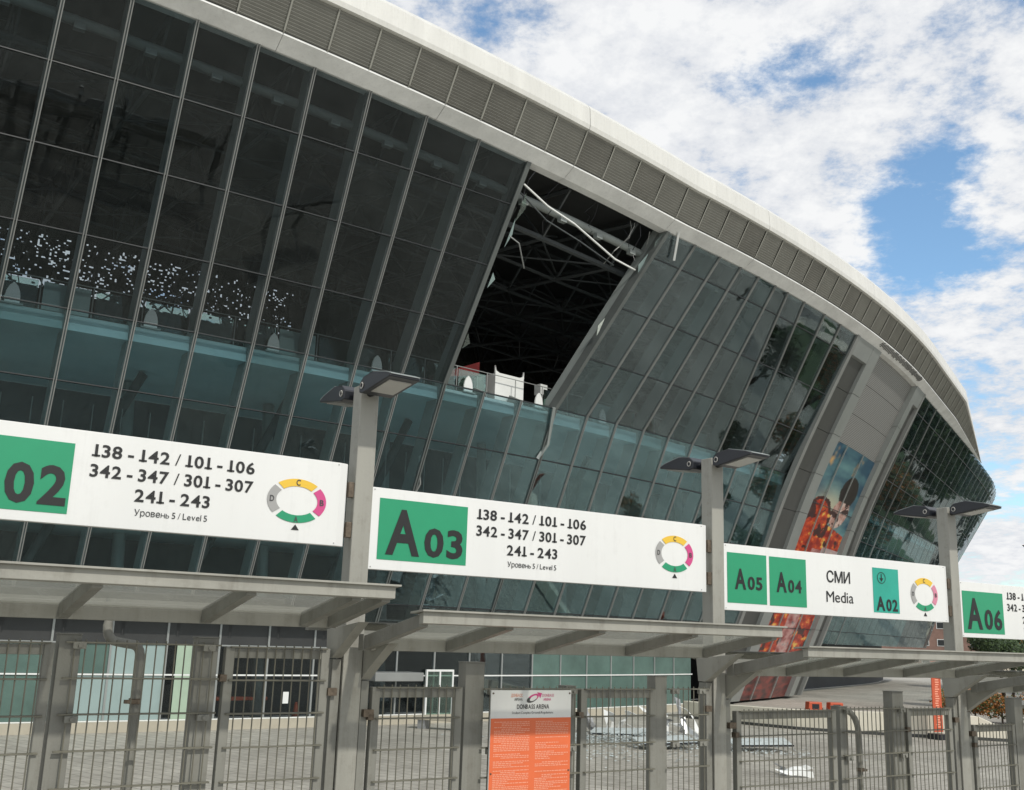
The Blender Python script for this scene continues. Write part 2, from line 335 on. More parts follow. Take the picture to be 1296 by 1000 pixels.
# roof edge bands
def fr(a, b, step):
    n = max(1, round((b-a)/step)); return [a+(b-a)*i/n for i in range(n+1)]
TAPE = -16.0
def tp(th): return max(0.02, min(1.0, (TAPE-th)/9.0)) if th > TAPE-9 else 1.0
def band(b, th0, th1, prof, step=0.5, mi=0, closed=False):
    ths = fr(th0, th1, step)
    for i in range(len(ths)-1):
        A = [P(ths[i], 4.35+o*tp(ths[i]), zt(ths[i])+z*tp(ths[i])) for o, z in prof]; B = [P(ths[i+1], 4.35+o*tp(ths[i+1]), zt(ths[i+1])+z*tp(ths[i+1])) for o, z in prof]
        for j in range(len(prof)-1 if not closed else len(prof)):
            k = (j+1) % len(prof); b.quad(A[j], B[j], B[k], A[k], mi)
th = -72.0; 
while th < TAPE-0.5:            # lower fascia in long pieces
    t2 = min(th+2.84, TAPE); b = MB(); band(b, th+.003, t2-.003, [(-.35, -.03), (0.03, -0.03), (.52, .27), (.52, .33), (-.3, .33)], closed=True)
    link('lower_fascia', b.mesh('lower_fascia', M['soffit_band']), stad); th = t2
th = -72.0; nl = 0
while th < TAPE-0.4:            # louvre panels with real ridges
    t2 = th+0.71; b = MB(); a0, a1 = th+.02, t2-.02
    NR = 13; prof = []
    for j in range(NR):
        s0, s1, s2 = j/NR, (j+.62)/NR, (j+1)/NR
        z0 = .33; H = 1.12; prof += [(.50+.65*s0, z0+H*s0), (.50+.65*s1+.045, z0+H*s1)]
    prof.append((1.15, .33+1.12)); band(b, a0, a1, prof, step=.8)
    o = link('louvre_panel', b.mesh('louvre_panel', M['louver2' if random.random() < .3 else 'louver'], recalc=False), stad)
    b = MB(); band(b, th-.013, th+.013, [(.50, .31), (.60, .36), (1.22, 1.44), (1.10, 1.46)], step=.8, closed=True)
    link('louvre_joint', b.mesh('louvre_joint', M['seam']), stad); th = t2
th = -72.0
while th < TAPE-0.4:            # white top edge
    t2 = min(th+5.68, TAPE); b = MB(); band(b, th+.004, t2-.004, [(1.10, 1.44), (1.30, 1.46), (1.34, 1.62), (1.30, 2.28), (1.18, 2.46), (0.6, 2.50), (.6, 1.44)], closed=True)
    link('roof_fascia', b.mesh('roof_fascia', M['fascia']), stad); th = t2
b = MB(); ths = fr(-72, TAPE-2, 1)
for i in range(len(ths)-1):
    q = []
    for t in (ths[i], ths[i+1]):
        q.append([P(t, 4.35+.9*tp(t), zt(t)+2.47*tp(t)), P(t, -17, zt(t)+4.3*tp(t)), P(t, -17, zt(t)+2.4*tp(t)), P(t, 4.35+.55*tp(t), zt(t)+.34*tp(t))])
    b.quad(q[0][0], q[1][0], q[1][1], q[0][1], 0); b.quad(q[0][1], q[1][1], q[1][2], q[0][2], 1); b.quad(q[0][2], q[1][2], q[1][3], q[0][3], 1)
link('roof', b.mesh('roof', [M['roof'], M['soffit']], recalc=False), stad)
# roof space frame
def trussbm(b, t):
    zt_ = zt(t); top = lambda o: P(t, o, zt_+.15+(4-o)/21*1.9); bot = lambda o: P(t, o, zt_-1.5+(4-o)/21*1.4)
    os_ = [3.6, 0.6, -2.4, -5.4, -8.4, -11.4, -14.4, -16.8]
    b.tube([top(o) for o in os_], .10, 5); b.tube([bot(o-1.5) for o in os_[:-1]], .085, 5)
    for i in range(len(os_)-1):
        b.tube([top(os_[i]), bot(os_[i]-1.5)], .055, 4); b.tube([bot(os_[i]-1.5), top(os_[i+1])], .055, 4)
for t in fr(-66, -20, 1.95):
    b = MB(); trussbm(b, t); link('roof_truss', b.mesh('roof_truss', M['truss']), stad)
for o, dz, rr in ((2.1, -1.36, .11), (-.9, -1.2, .07), (-3.9, -1.0, .07), (-6.9, -.8, .07), (-9.9, -.6, .07), (-12.9, -.4, .07), (-2.4, .7, .06), (-8.4, 1.2, .06)):
    b = MB(); b.tube([P(t, o, zt(t)+dz) for t in fr(-66, -20, .98)], rr, 5); link('ring_chord', b.mesh('ring_chord', M['truss']), stad)
b = MB()
for i, t in enumerate(fr(-66, -22, 1.95)):
    for o in (2.1, -3.9, -9.9):
        for s in (-1, 1):
            z0 = zt(t)-1.5+(4-o)/21*1.4+.1
            b.tube([P(t, o, z0), P(t+s*1.95/2*2, o-3.0, zt(t)+.15+(4-o+3)/21*1.9)], .045, 4)
            b.tube([P(t, o, z0), P(t+s*1.95, o-3.0, z0+.2)], .04, 4)
tag(link('truss_bracing', b.mesh('truss_bracing', M['truss']), stad), kind='stuff')
b = MB(); b.tube([P(t, 3.15, zt(t)-.75) for t in fr(-66, -20, .98)], .16, 8); link('eaves_tube', b.mesh('eaves_tube', M['fin'], True), stad)
for t in fr(-61.5, -38, .976):
    b = MB(); 
    p = P(t, 3.25, zt(t)-.95); a = math.radians(t); tg = Vector((-math.sin(a), math.cos(a), 0)); n = Vector((math.cos(a), math.sin(a), 0)); zv = Vector((0,0,1))
    b.hexa([p-tg*.16-n*.1-zv*.1, p+tg*.16-n*.1-zv*.1, p+tg*.16+n*.1-zv*.1, p-tg*.16+n*.1-zv*.1, p-tg*.16-n*.1+zv*.08, p+tg*.16-n*.1+zv*.08, p+tg*.16+n*.1+zv*.08, p-tg*.16+n*.1+zv*.08])
    link('eaves_lamp', b.mesh('eaves_lamp', M['fin']), stad)
# concourse deck, stand wall, lower interior
def ringstrip(b, prof, th0=-75, th1=-2, step=1.0, mi=0):
    ths = fr(th0, th1, step)
    for i in range(len(ths)-1):
        A = [P(ths[i], o, z) for o, z in prof]; B = [P(ths[i+1], o, z) for o, z in prof]
        for j in range(len(prof)-1): b.quad(A[j], B[j], B[j+1], A[j+1], mi)
for a0_, a1_ in ((-75, -37.0), (-27.9, -2)):
    b = MB(); ringstrip(b, [(-.35, 8.92), (-.35, 8.45)], a0_, a1_); link('deck_edge', b.mesh('deck_edge', M['slab'], recalc=False), stad)
    b = MB(); ringstrip(b, [(-.35, 8.45), (-1.9, 8.43), (-9.5, 8.30)], a0_, a1_); link('deck_soffit', b.mesh('deck_soffit', M['slabsoff'], recalc=False), stad)
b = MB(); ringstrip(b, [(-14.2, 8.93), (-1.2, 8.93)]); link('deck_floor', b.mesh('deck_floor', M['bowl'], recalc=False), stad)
for a0_, a1_ in ((-75, -37.0), (-27.9, -2)):
    b = MB(); ringstrip(b, [(-1.2, 8.93), (-.36, 8.93)], a0_, a1_); link('deck_floor', b.mesh('deck_floor', M['plinth'], recalc=False), stad)
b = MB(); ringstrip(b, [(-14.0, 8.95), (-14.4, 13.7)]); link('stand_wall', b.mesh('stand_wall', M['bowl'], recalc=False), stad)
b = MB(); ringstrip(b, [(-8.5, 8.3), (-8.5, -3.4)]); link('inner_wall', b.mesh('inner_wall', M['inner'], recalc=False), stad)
b = MB(); ringstrip(b, [(-3.3, 3.3), (-3.3, 3.0), (-8.5, 3.0)]); ringstrip(b, [(-8.5, 3.32), (-3.3, 3.3)]); link('middle_floor', b.mesh('middle_floor', M['slabsoff'], recalc=False), stad)
b = MB(); ringstrip(b, [(-4.2, 0.45), (-8.5, 0.45)]); link('ground_ceiling', b.mesh('ground_ceiling', M['soffit'], recalc=False), stad)
b = MB()
for i in range(900):
    t = random.uniform(-64, -36); z = random.uniform(13.2, 17.2); dt = random.uniform(-.7, .7); dz = random.uniform(-1.3, 1.3)
    b.tube([P(t, -16.2+random.random(), z), P(t+dt, -16.2+random.random(), z+dz)], random.uniform(.02, .06), 3)
random.seed(5)
from mathutils import noise as mnoise
tt_ = -67.0
while tt_ < -48.6:
    z = 13.2
    while z < 20.0:
        cl = mnoise.noise(Vector((tt_*1.9, z*1.6, 3))) + .5*mnoise.noise(Vector((tt_*5, z*5, 8)))
        fade = max(0, 1-(tt_+64)/16.0)
        p = .03 + (.42 if cl > .05 else .09)*(.35+.65*fade) if 14.1 < z < 17.0 else .0
        if 14.52 < z < 14.86: p = .97 if mnoise.noise(Vector((tt_*.9, 0, 1))) > -.15 and tt_ < -51.0 else .12
        if random.random() > p:
            w = .042; h = .052; jx = random.uniform(-.014, .014); jz = random.uniform(-.014, .014)
            b.quad(P(tt_-w+jx, -17, z-h), P(tt_+w, -17, z-h+jz), P(tt_+w+jx, -17, z+h), P(tt_-w, -17, z+h+jz))
        z += .085
    tt_ += .066
ringstrip(b, [(-17, 13.0), (-17, 20)], -48.7, -20)
tag(link('far_lattice', b.mesh('far_lattice', M['bowl'], recalc=False), stad), kind='stuff')
b = MB(); ringstrip(b, [(-17.3, 13.0), (-17.3, 19)], -48.5, -5); link('far_stand_wall', b.mesh('far_stand_wall', M['bowl'], recalc=False), stad)
# balustrade on the deck
def railing(o_, z0, z1, th0, th1, st_, name, pan=True):
    ths = fr(th0, th1, st_)
    for i in range(len(ths)-1):
        b = MB(); b.tube([P(ths[i], o_, z0), P(ths[i], o_, z1)], .022, 5); b.tube([P(ths[i], o_, z1), P(ths[i+1], o_, z1)], .02, 5)
        r = link(name, b.mesh(name, M['alu']), stad)
        if pan and not -49.0 < ths[i] < -47.6:
            g = .04; b = MB(); make_pane(b, [P(ths[i]+g, o_, z0+.06), P(ths[i+1]-g, o_, z0+.06), P(ths[i+1]-g, o_, z1-.1), P(ths[i]+g, o_, z1-.1)], 0.0)
            link('rail_glass', b.mesh('rail_glass', M['ice'] if (i % 5 == 1 and not -49.9 < ths[i] < -46.9) else M['glassclear'], recalc=False), r)
railing(-.55, 8.93, 9.95, -62, -37.3, .76, 'balustrade')
b = MB()
for t in fr(-60, -38, .49):
    b.tube([P(t, -3.4, 3.3), P(t, -3.4, 6.9)], .02, 4)
for z in (4.35, 3.9): b.tube([P(t, -3.4, z) for t in fr(-60, -38, .98)], .03, 4)
tag(link('hanging_rods', b.mesh('hanging_rods', M['alu']), stad), kind='stuff')
for t in fr(-59, -39, 2.928):
    b = MB(); b.tube([P(t-.9, -4.6, .4), P(t+.9, -3.9, 8.3)], .17, 8); link('raking_column', b.mesh('raking_column', M['truss'], True), stad)
    b = MB(); b.tube([P(t+1.2, -5.6, -3.4), P(t+.9, -5.6, 8.3)], .22, 8); link('round_column', b.mesh('round_column', M['fin'], True), stad)
# ground floor curtain wall
RG = -4.3
kinds = {}
ths = [-64.0+0.976*k for k in range(27)]
for k in range(26):
    t0, t1 = ths[k], ths[k+1]; tm = (t0+t1)/2
    def gq(z0, z1, m, name, inset=.03, o=RG):
        b = MB(); make_pane(b, [P(t0, o, z0), P(t1, o, z0), P(t1, o, z1), P(t0, o, z1)], inset); return link(name, b.mesh(name, m, recalc=False), stad)
    gq(-.67, .44, M['soffit'], 'louvred_transom_panel')
    if tm < -56: ma, mb = M['tealpanel'], M['tealpanel']
    elif tm < -55.2: ma, mb = M['tealpanel'], M['ice']
    elif tm < -54.1: ma, mb = M['ice'], M['ice']
    elif tm < -53.9: ma, mb = M['ice'], M['ice']
    elif tm > -45: ma, mb = M['tealpanel'], M['tealpanel']
    else: ma, mb = M['glass'], M['glass']
    gq(-1.66, -.67, ma, 'upper_light'); gq(-3.12, -1.66, mb, 'shopfront_pane')
    b = MB(); b.box(0,0,0,0,0,0); b = MB(); 
    a = math.radians(t0); tg = Vector((-math.sin(a), math.cos(a), 0)); n = Vector((math.cos(a), math.sin(a), 0)); p0 = P(t0, RG, -3.12); p1 = P(t0, RG, .42)
    q = [-tg*.035-n*.05, tg*.035-n*.05, tg*.035+n*.06, -tg*.035+n*.06]; b.hexa([p0+x for x in q]+[p1+x for x in q])
    link('shopfront_mullion', b.mesh('shopfront_mullion', M['panellight']), stad)
t0 = -54.05; b = MB(); make_pane(b, [P(t0, RG+.05, -3.1), P(t0+.42, RG+.05, -3.1), P(t0+.42, RG+.05, -.7), P(t0, RG+.05, -.7)], 0); link('mint_panel', b.mesh('mint_panel', M['mint'], recalc=False), stad)
for z in (-3.12, -1.66, -.67, .42):
    b = MB(); b.tube([P(t, RG+.04, z) for t in fr(-64, -38.6, .49)], .035, 4); link('shopfront_rail', b.mesh('shopfront_rail', M['white'] if z in (-1.66, -3.12) else M['panellight']), stad)
b = MB(); ringstrip(b, [(RG-.1, -3.13), (RG+.25, -3.13), (RG+.25, G-.2)], -72, -37.2); link('plinth', b.mesh('plinth', M['plinth'], recalc=False), stad)
# ------------------------------------------------------------------ fin towers, mesh screen and poster on the right
def zoneP(ua, z):     # angles of the two outer fin edges and the outward offset at height z
    s = max(0, min(1, (z-2)/14))
    tl = -36.75 + (-37.47+36.75)*s; tr = -27.9 + (-29.8+27.9)*s
    out_ = .52*(z-9)+.10*math.sqrt((z-9)**2+12)-.07
    return tl, tr, out_
UA = [0, .03, .19, .285, .80, .875, .965, 1.0]
def finstrip(name, u0, u1, o_in, o_out, m, z0=-3.3, z1=15.97, nz=14, lab=None):
    zs = sorted(set([z0 + (z1-z0)*i/nz for i in range(nz+1)])); b = MB(); prev = None
    for z in zs:
        tl, tr, oo = zoneP(0, z); q = []
        for u, o in ((u0, o_in), (u1, o_in), (u1, o_out), (u0, o_out)): q.append(P(tl+(tr-tl)*u, oo+o, z))
        if prev: b.hexa(prev+q)
        prev = q
    o = link(name, b.mesh(name, m), stad)
    if lab: o['label'] = lab
    return o
zsF = [-3.3, -1.0, 1.0, 3.1, 5.2, 7.3, 9.4, 11.5, 13.6, 15.97]
for u0, u1, m, oi, oo, nm in ((.0, .022, 'alu', -.2, .12, 'fin_edge'), (.978, 1., 'alu', -.2, .12, 'fin_edge')): finstrip(nm, u0, u1, oi, oo, M[m])
for i in range(len(zsF)-1):
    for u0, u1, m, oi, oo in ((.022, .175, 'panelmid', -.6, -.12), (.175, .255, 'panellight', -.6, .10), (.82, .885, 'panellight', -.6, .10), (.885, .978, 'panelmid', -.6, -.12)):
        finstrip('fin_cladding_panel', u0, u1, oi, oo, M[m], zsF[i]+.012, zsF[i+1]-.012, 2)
for u0, u1 in ((.022, .175), (.885, .978)): finstrip('fin_head', u0, u1, -.12, .09, M['panellight'], 15.1, 15.96, 1)
mscr = bpy.data.materials.new('mesh_screen'); mscr.use_nodes = True; t = mscr.node_tree; bs = t.nodes['Principled BSDF']; bs.inputs['Roughness'].default_value = .5; bs.inputs['Metallic'].default_value = .3
uvn = t.nodes.new('ShaderNodeUVMap'); vo = t.nodes.new('ShaderNodeTexVoronoi'); vo.inputs['Scale'].default_value = 1.0; vo.inputs['Randomness'].default_value = 0.0
t.links.new(uvn.outputs[0], vo.inputs['Vector']); rp = t.nodes.new('ShaderNodeValToRGB'); t.links.new(vo.outputs['Distance'], rp.inputs[0])
rp.color_ramp.elements[0].position = .28; rp.color_ramp.elements[0].color = (.08, .078, .07, 1); rp.color_ramp.elements[1].position = .42; rp.color_ramp.elements[1].color = (.36, .365, .355, 1)
t.links.new(rp.outputs[0], bs.inputs['Base Color'])
def sheet(name, u0, u1, z0, z1, o, nu, nz, m, colf=None, uvscale=None, parent=stad):
    vs = []; fs = []; uv = []
    for j in range(nz+1):
        z = z0+(z1-z0)*j/nz; tl, tr, oo = zoneP(0, z)
        for i in range(nu+1):
            u = u0+(u1-u0)*i/nu; vs.append(tuple(P(tl+(tr-tl)*u, oo+o, z)))
    for j in range(nz):
        for i in range(nu): a = j*(nu+1)+i; fs.append((a, a+1, a+nu+2, a+nu+1))
    me = bpy.data.meshes.new(name); me.from_pydata(vs, [], fs); me.materials.append(m)
    if uvscale:
        l = me.uv_layers.new(name='UVMap')
        for p in me.polygons:
            for li in p.loop_indices:
                vi = me.loops[li].vertex_index; l.data[li].uv = ((vi % (nu+1))/nu*uvscale[0], (vi//(nu+1))/nz*uvscale[1])
    if colf:
        ca = me.color_attributes.new(name='print', type='FLOAT_COLOR', domain='POINT')
        for vi in range(len(vs)): c = colf((vi % (nu+1))/nu, 1-(vi//(nu+1))/nz); ca.data[vi].color = (c[0], c[1], c[2], 1)
    return link(name, me, parent)
for i, (za, zb) in enumerate(((11.45, 12.95), (12.97, 14.47), (14.49, 15.96))):
    sheet('perforated_panel', .255, .82, za, zb, -.25, 8, 4, mscr, uvscale=(64, 20))
b = MB()
def vn(x, y, s=0):
    from mathutils import noise as _n
    return _n.noise(Vector((x, y, s)))
def lerp(a, b, t): t = max(0, min(1, t)); return tuple(a[i]+(b[i]-a[i])*t for i in range(3))
def fract(x, y, s): return vn(x, y, s)*.6 + vn(2*x, 2*y, s+3)*.3 + vn(4.3*x, 4.3*y, s+7)*.2
def poster_col(u, v):          # a blurred athlete print: u 0..1 left-right, v 0..1 top-bottom
    y = v*7.0; n = fract(u*3, y*3, 1)
    c = lerp((.02, .09, .16), (.16, .34, .36), .5 + n*1.1 + (y-.3)*.35 - abs(u-.42)*.9)
    w = fract(u*4+3, y*2, 9); 
    if w > .18 and y < .6: c = lerp(c, (.75, .45, .18), (w-.18)*4)
    # halo of sparks
    g = math.exp(-(((u-.42)/.3)**2 + ((y-1.5)/.35)**2)); c = lerp(c, (.72, .66, .45), g*.8)
    # dark rounded hair
    if ((u-.72)/.2)**2 + ((y-1.02)/.42)**2 < 1 + n*.15: c = (.018, .010, .012)
    # face turned down, plain
    f = ((u-.70-(1.55-y)*.1)/.19)**2 + ((y-1.62)/.42)**2
    if f < 1 + n*.2 and y > 1.30:
        c = lerp((.50, .20, .15), (.85, .66, .58), .5+fract(u*9, y*4, 4)*1.6)
        if fract(u*8+7, y*5, 5) > .14: c = (.06, .02, .02)
    # shoulder and raised arm in burning orange and black
    arm = ((u-.25)/.27)**2 + ((y-2.0)/.66)**2; body = y > 2.0 + .35*abs(u-.5) 
    if arm < 1 + n*.3 or (body and u > .04 + n*.1 and u < .98):
        q = fract(u*10, y*6, 12); r = fract(u*5+2, y*2.5, 20)
        c = lerp((.32, .015, .01), (.80, .09, .015), .5+q*2.0)
        if q > .22: c = lerp(c, (1.0, .62, .12), (q-.22)*5)
        if r > .20 or (arm > .72 and arm < 1.3 and q < .25 and y < 2.4): c = lerp(c, (.03, .012, .015), .92)
        if body and abs(u-.5) < .12 and y > 2.7: c = lerp(c, (.62, .5, .5), .5+q)
    if body and u > .68 + .1*math.sin(y*4) and y > 2.6 and y < 3.2: c = lerp(c, (.62, .62, .62), .7)
    if y > 5.7: c = lerp((.03, .014, .016), (.30, .05, .04), .5+fract(u*9, y*7, 31)*1.4)
    return tuple(q*.78 for q in c)
mp_ = bpy.data.materials.new('poster_print'); mp_.use_nodes = True; t = mp_.node_tree; bs = t.nodes['Principled BSDF']; bs.inputs['Roughness'].default_value = .35
at = t.nodes.new('ShaderNodeAttribute'); at.attribute_name = 'print'; t.links.new(at.outputs[0], bs.inputs['Base Color'])
sheet('poster', .255, .82, -3.3, 11.42, -.2, 80, 340, mp_, poster_col)
for u in (.39, .61): finstrip('poster_rod', u-.003, u+.003, -.12, -.06, M['panellight'], -3.3, 11.42)
b = MB()
for z in (4.6, 8.1, 1.0): b.tube([P(zoneP(0,z)[0]+(zoneP(0,z)[1]-zoneP(0,z)[0])*u, zoneP(0,z)[2]-.17, z) for u in (.255, .4, .6, .82)], .02, 4)
link('poster_joint', b.mesh('poster_joint', M['alu_dark']), stad)
sheet('screen_backing', .19, .87, -3.3, 15.9, -.45, 6, 10, M['soffit'])
# silver club lettering strip above the screen: a row of small raised strokes
b = MB()
for k in range(46):
    t_ = -36.0 + k*.10; h = random.uniform(.10, .20); a = math.radians(t_); tg = Vector((-math.sin(a), math.cos(a), 0)); p = P(t_, 4.35+.36, 16.17)
    nn = Vector((math.cos(a)*.3, math.sin(a)*.3, -.5)).normalized()*.03; upv = (P(t_, 4.35+.52, 16.27)-P(t_, 4.38, 15.97)).normalized()
    b.hexa([p-tg*.04-upv*h, p+tg*.01-upv*h, p+tg*.01-upv*h+nn, p-tg*.04-upv*h+nn, p+tg*.02+upv*h, p+tg*.07+upv*h, p+tg*.07+upv*h+nn, p+tg*.02+upv*h+nn])
tag(link('fascia_marks', b.mesh('fascia_marks', M['grey_ink']), stad), kind='stuff')
# torn gutter strip and hanging trims in the opening
def strip(name, pts, w, h, m, parent=stad, lab=None):
    b = MB(); b.tube(pts, w, 4); o = link(name, b.mesh(name, m), parent)
    if lab: o['label'] = lab
    return o
def og(th, z, o=0): return P(th, 4.35*(z-9)/7.2+o, z)
strip('torn_trim', [og(-50.02, 15.75, -.2), og(-49.4, 15.3, 0), og(-48.7, 15.05, .1), og(-47.9, 14.75, .0), og(-47.3, 14.55, -.1), og(-46.6, 14.5, -.2)], .038, 0, M['white'], lab='pale gutter strip torn loose across the opening')
strip('torn_trim', [og(-50.0, 15.55, -.35), og(-49.2, 15.0, -.3), og(-48.3, 14.72, -.2), og(-47.2, 14.4, -.25)], .03, 0, M['truss'], lab='thin bent rail hanging below the torn strip')
strip('torn_trim', [og(-50.0, 14.0, .1), og(-49.8, 13.8, .3), og(-49.5, 13.1, .35)], .025, 0, M['alu'], lab='short wire curling off the left edge of the opening')
strip('torn_trim', [og(-46.12, 16.2, .25), og(-45.9, 15.1, .3)], .06, 0, M['white'], lab='white trim piece dangling at the right corner of the opening')
strip('torn_trim', [P(-47.3, .08, 9.0), P(-47.15, -.55, 7.6), P(-47.3, -.8, 7.0)], .09, 0, M['fin'], lab='bent mullion cap below the opening')
strip('torn_trim', [P(-50.2, -1.2, 6.4), P(-50.05, -1.5, 5.4), P(-50.3, -2.1, 3.9)], .045, 0, M['alu'])
random.seed(77)
for k in range(9):
    th = random.uniform(-49.9, -46.4); z0 = zt(th)-.1; n_ = random.randint(3, 6); x = th; pts = [og(th, z0, -.3)]
    for j in range(n_): x += random.uniform(-.12, .14); z0 -= random.uniform(.15, .45); pts.append(og(x, z0, -.3+random.uniform(-.25, .25)))
    strip('hanging_cable', pts, random.choice((.012, .018, .03)), 0, M['dark'] if k % 3 else M['alu'])
for k in range(7):
    side = k % 2; s_ = random.random(); z0 = 9.3+6.2*s_; th = (-50.2+(.12)*s_) if side == 0 else (-47.28+1.0*s_)
    sg_ = 1 if side == 0 else -1; w_ = random.uniform(.05, .14); h_ = random.uniform(.1, .5)
    b = MB(); A_ = [og(th+sg_*.12, z0-h_, 0), og(th+sg_*(.12+w_), z0+random.uniform(-.1, .1), 0), og(th+sg_*.12, z0+h_, 0)]
    nn_ = (A_[1]-A_[0]).cross(A_[2]-A_[0]).normalized()*.012; b.poly(A_); b.poly([q+nn_ for q in reversed(A_)]); 
    for q in range(3): b.quad(A_[q], A_[(q+1)%3], A_[(q+1)%3]+nn_, A_[q]+nn_)
    link('glass_splinter', b.mesh('glass_splinter', M['ice'] if k % 3 == 0 else M['glassclear'], recalc=False), stad)
# things on the deck
for i, t in enumerate((-57.75, -55.7, -53.6, -51.54, -49.42, -47.51, -45.5)):
    a = math.radians(t); o = thing('arched_stand', ['white arched stand behind the far left balustrade glass', 'white arched stand on the deck, leftmost that stands out clear', 'white arched stand on the deck above the A02 sign ring', 'white arched stand just above the lamps of the first post', 'white arched stand left of the white kiosk in the opening', 'white arched stand right of the white kiosk in the opening', 'white arched stand behind glass right of the opening'][i], 'stand', P(t, -.40, 8.93), a+math.pi/2, 'white arched stands along the upper deck')
    def f(b):
        pr = [(-.20, .05), (.20, .05), (.21, .25), (.18, .42), (.11, .58), (0, .68), (-.11, .58), (-.18, .42), (-.21, .25)]
        b.prism(pr, -.03, .03)
    part('arched_board', 'arch', f, M['white'], o)
    part('foot', 'archfoot', lambda b: b.box(-.3, .3, -.10, .04, 0, .05), M['fin'], o)
t = -48.15; kio = thing('kiosk', 'white kiosk panel with peaked corners standing in the opening', 'kiosk', P(t, -.85, 8.93), math.radians(t)+math.pi/2)
kio.scale = (.9, .9, .85)
part('front_panel', 'k1', lambda b: b.box(-.85, .85, -.04, .04, 0.02, 1.45), M['white'], kio)
part('side_panel', 'k2', lambda b: b.box(-.85, -.80, .05, 1.4, 0.02, 1.4), M['white'], kio)
part('side_panel', 'k3', lambda b: b.box(.80, .85, .05, 1.4, 0.02, 1.4), M['white'], kio)
for s in (-1, 1): part('peak', ('k4', s), lambda b, s=s: b.prism([(s*.86, 1.45), (s*.60, 1.45), (s*.80, 1.53), (s*.86, 1.78)], -.04, .04), M['white'], kio)
tent = thing('red_tent', 'dark red cloth canopy left of the white kiosk', 'tent', P(-48.95, -2.4, 8.93), math.radians(-49)+math.pi/2)
part('cloth', 't1', lambda b: b.prism([(-.9, 1.1), (.75, 1.8), (.75, 1.25), (-.9, .9)], -.6, .6), M['tent'], tent)
for x in (-.85, .7): part('pole', ('t2', x), lambda b, x=x: b.tube([(x, -.55, 0), (x, -.55, 1.2)], .03, 6), M['fin'], tent)
crate = thing('white_box', 'small pale box by the right edge of the opening', 'box', P(-46.95, -1.4, 8.93), math.radians(-47)+math.pi/2)
part('box_body', 'cb', lambda b: b.box(-.2, .2, -.2, .2, 0.9, 1.35), M['white'], crate, bev=.02); part('stem', 'cbs', lambda b: b.tube([(0,0,0), (0,0,.9)], .04, 6), M['fin'], crate)

# ------------------------------------------------------------------ ground
AZ = 0.9882; dv_ = Vector((math.sin(AZ), math.cos(AZ), 0)); nbv = Vector((-math.cos(AZ), math.sin(AZ), 0)); P1 = Vector((-1.002, 6.80, 0)); RZ = math.atan2(dv_.y, dv_.x)
L, ST = 3.2, 0.131
def sm(a, b, x): x = max(0, min(1, (x-a)/(b-a))); return x*x*(3-2*x)
def gz(x, y):
    p = Vector((x, y, 0))-P1; t = max(-16, min(26, p.dot(dv_))); q = p.dot(nbv)
    f = -2.18-.041*t
    z = f + (G-f)*sm(1.5, 13, q) + .45*sm(-1.5, -5, q)
    return z
xs = sorted(set([-900, -500, -300, -200, -150, -110] + list(range(-90, 96, 3)) + list(range(-12, 24, 1)) + [110, 150, 200, 300, 500, 900]))
ys = sorted(set([-600, -300, -150, -90, -60, -45] + list(range(-40, 120, 4)) + list(range(-4, 26, 1)) + [120, 150, 200, 300, 500, 900, 1800]))
b = MB(); vs = [(x, y, gz(x, y)) for y in ys for x in xs]; nx = len(xs); b.v = vs
for j in range(len(ys)-1):
    for i in range(nx-1): a = j*nx+i; b.f.append((a, a+1, a+nx+1, a+nx)); b.m.append(0)
mg = bpy.data.materials.new('paving'); mg.use_nodes = True; t = mg.node_tree; bs = t.nodes['Principled BSDF']; bs.inputs['Roughness'].default_value = .75
c = t.nodes.new('ShaderNodeTexCoord'); mpn = t.nodes.new('ShaderNodeMapping'); mpn.inputs['Rotation'].default_value = (0, 0, .7); t.links.new(c.outputs['Object'], mpn.inputs[0])
br = t.nodes.new('ShaderNodeTexBrick'); t.links.new(mpn.outputs[0], br.inputs['Vector']); br.inputs['Scale'].default_value = 1.0
br.inputs['Color1'].default_value = (.46, .445, .39, 1); br.inputs['Color2'].default_value = (.41, .395, .345, 1); br.inputs['Mortar'].default_value = (.25, .24, .205, 1)
br.inputs['Mortar Size'].default_value = .02; br.inputs['Brick Width'].default_value = .8; br.inputs['Row Height'].default_value = .4
n_ = noise(.22, 7, .7, c.outputs['Object'], 2, t); n5 = noise(2.5, 6, .7, c.outputs['Object'], 5, t); rr_ = t.nodes.new('ShaderNodeValToRGB'); t.links.new(mth('ADD', mth('MULTIPLY', n_, .6, t=t), mth('MULTIPLY', n5, .4, t=t), t=t), rr_.inputs[0])
rr_.color_ramp.elements[0].position = .38; rr_.color_ramp.elements[0].color = (.62, .61, .60, 1); rr_.color_ramp.elements[1].position = .62; rr_.color_ramp.elements[1].color = (1.2, 1.2, 1.2, 1)
mxx = t.nodes.new('ShaderNodeMix'); mxx.data_type = 'RGBA'; mxx.blend_type = 'MULTIPLY'; mxx.inputs[0].default_value = 1; t.links.new(br.outputs[0], mxx.inputs[6]); t.links.new(rr_.outputs[0], mxx.inputs[7]); t.links.new(mxx.outputs[2], bs.inputs['Base Color'])
tag(link('ground', b.mesh('ground', mg, True, recalc=False)), 'grey stone paved plaza in front of the stadium', 'ground', kind='structure')
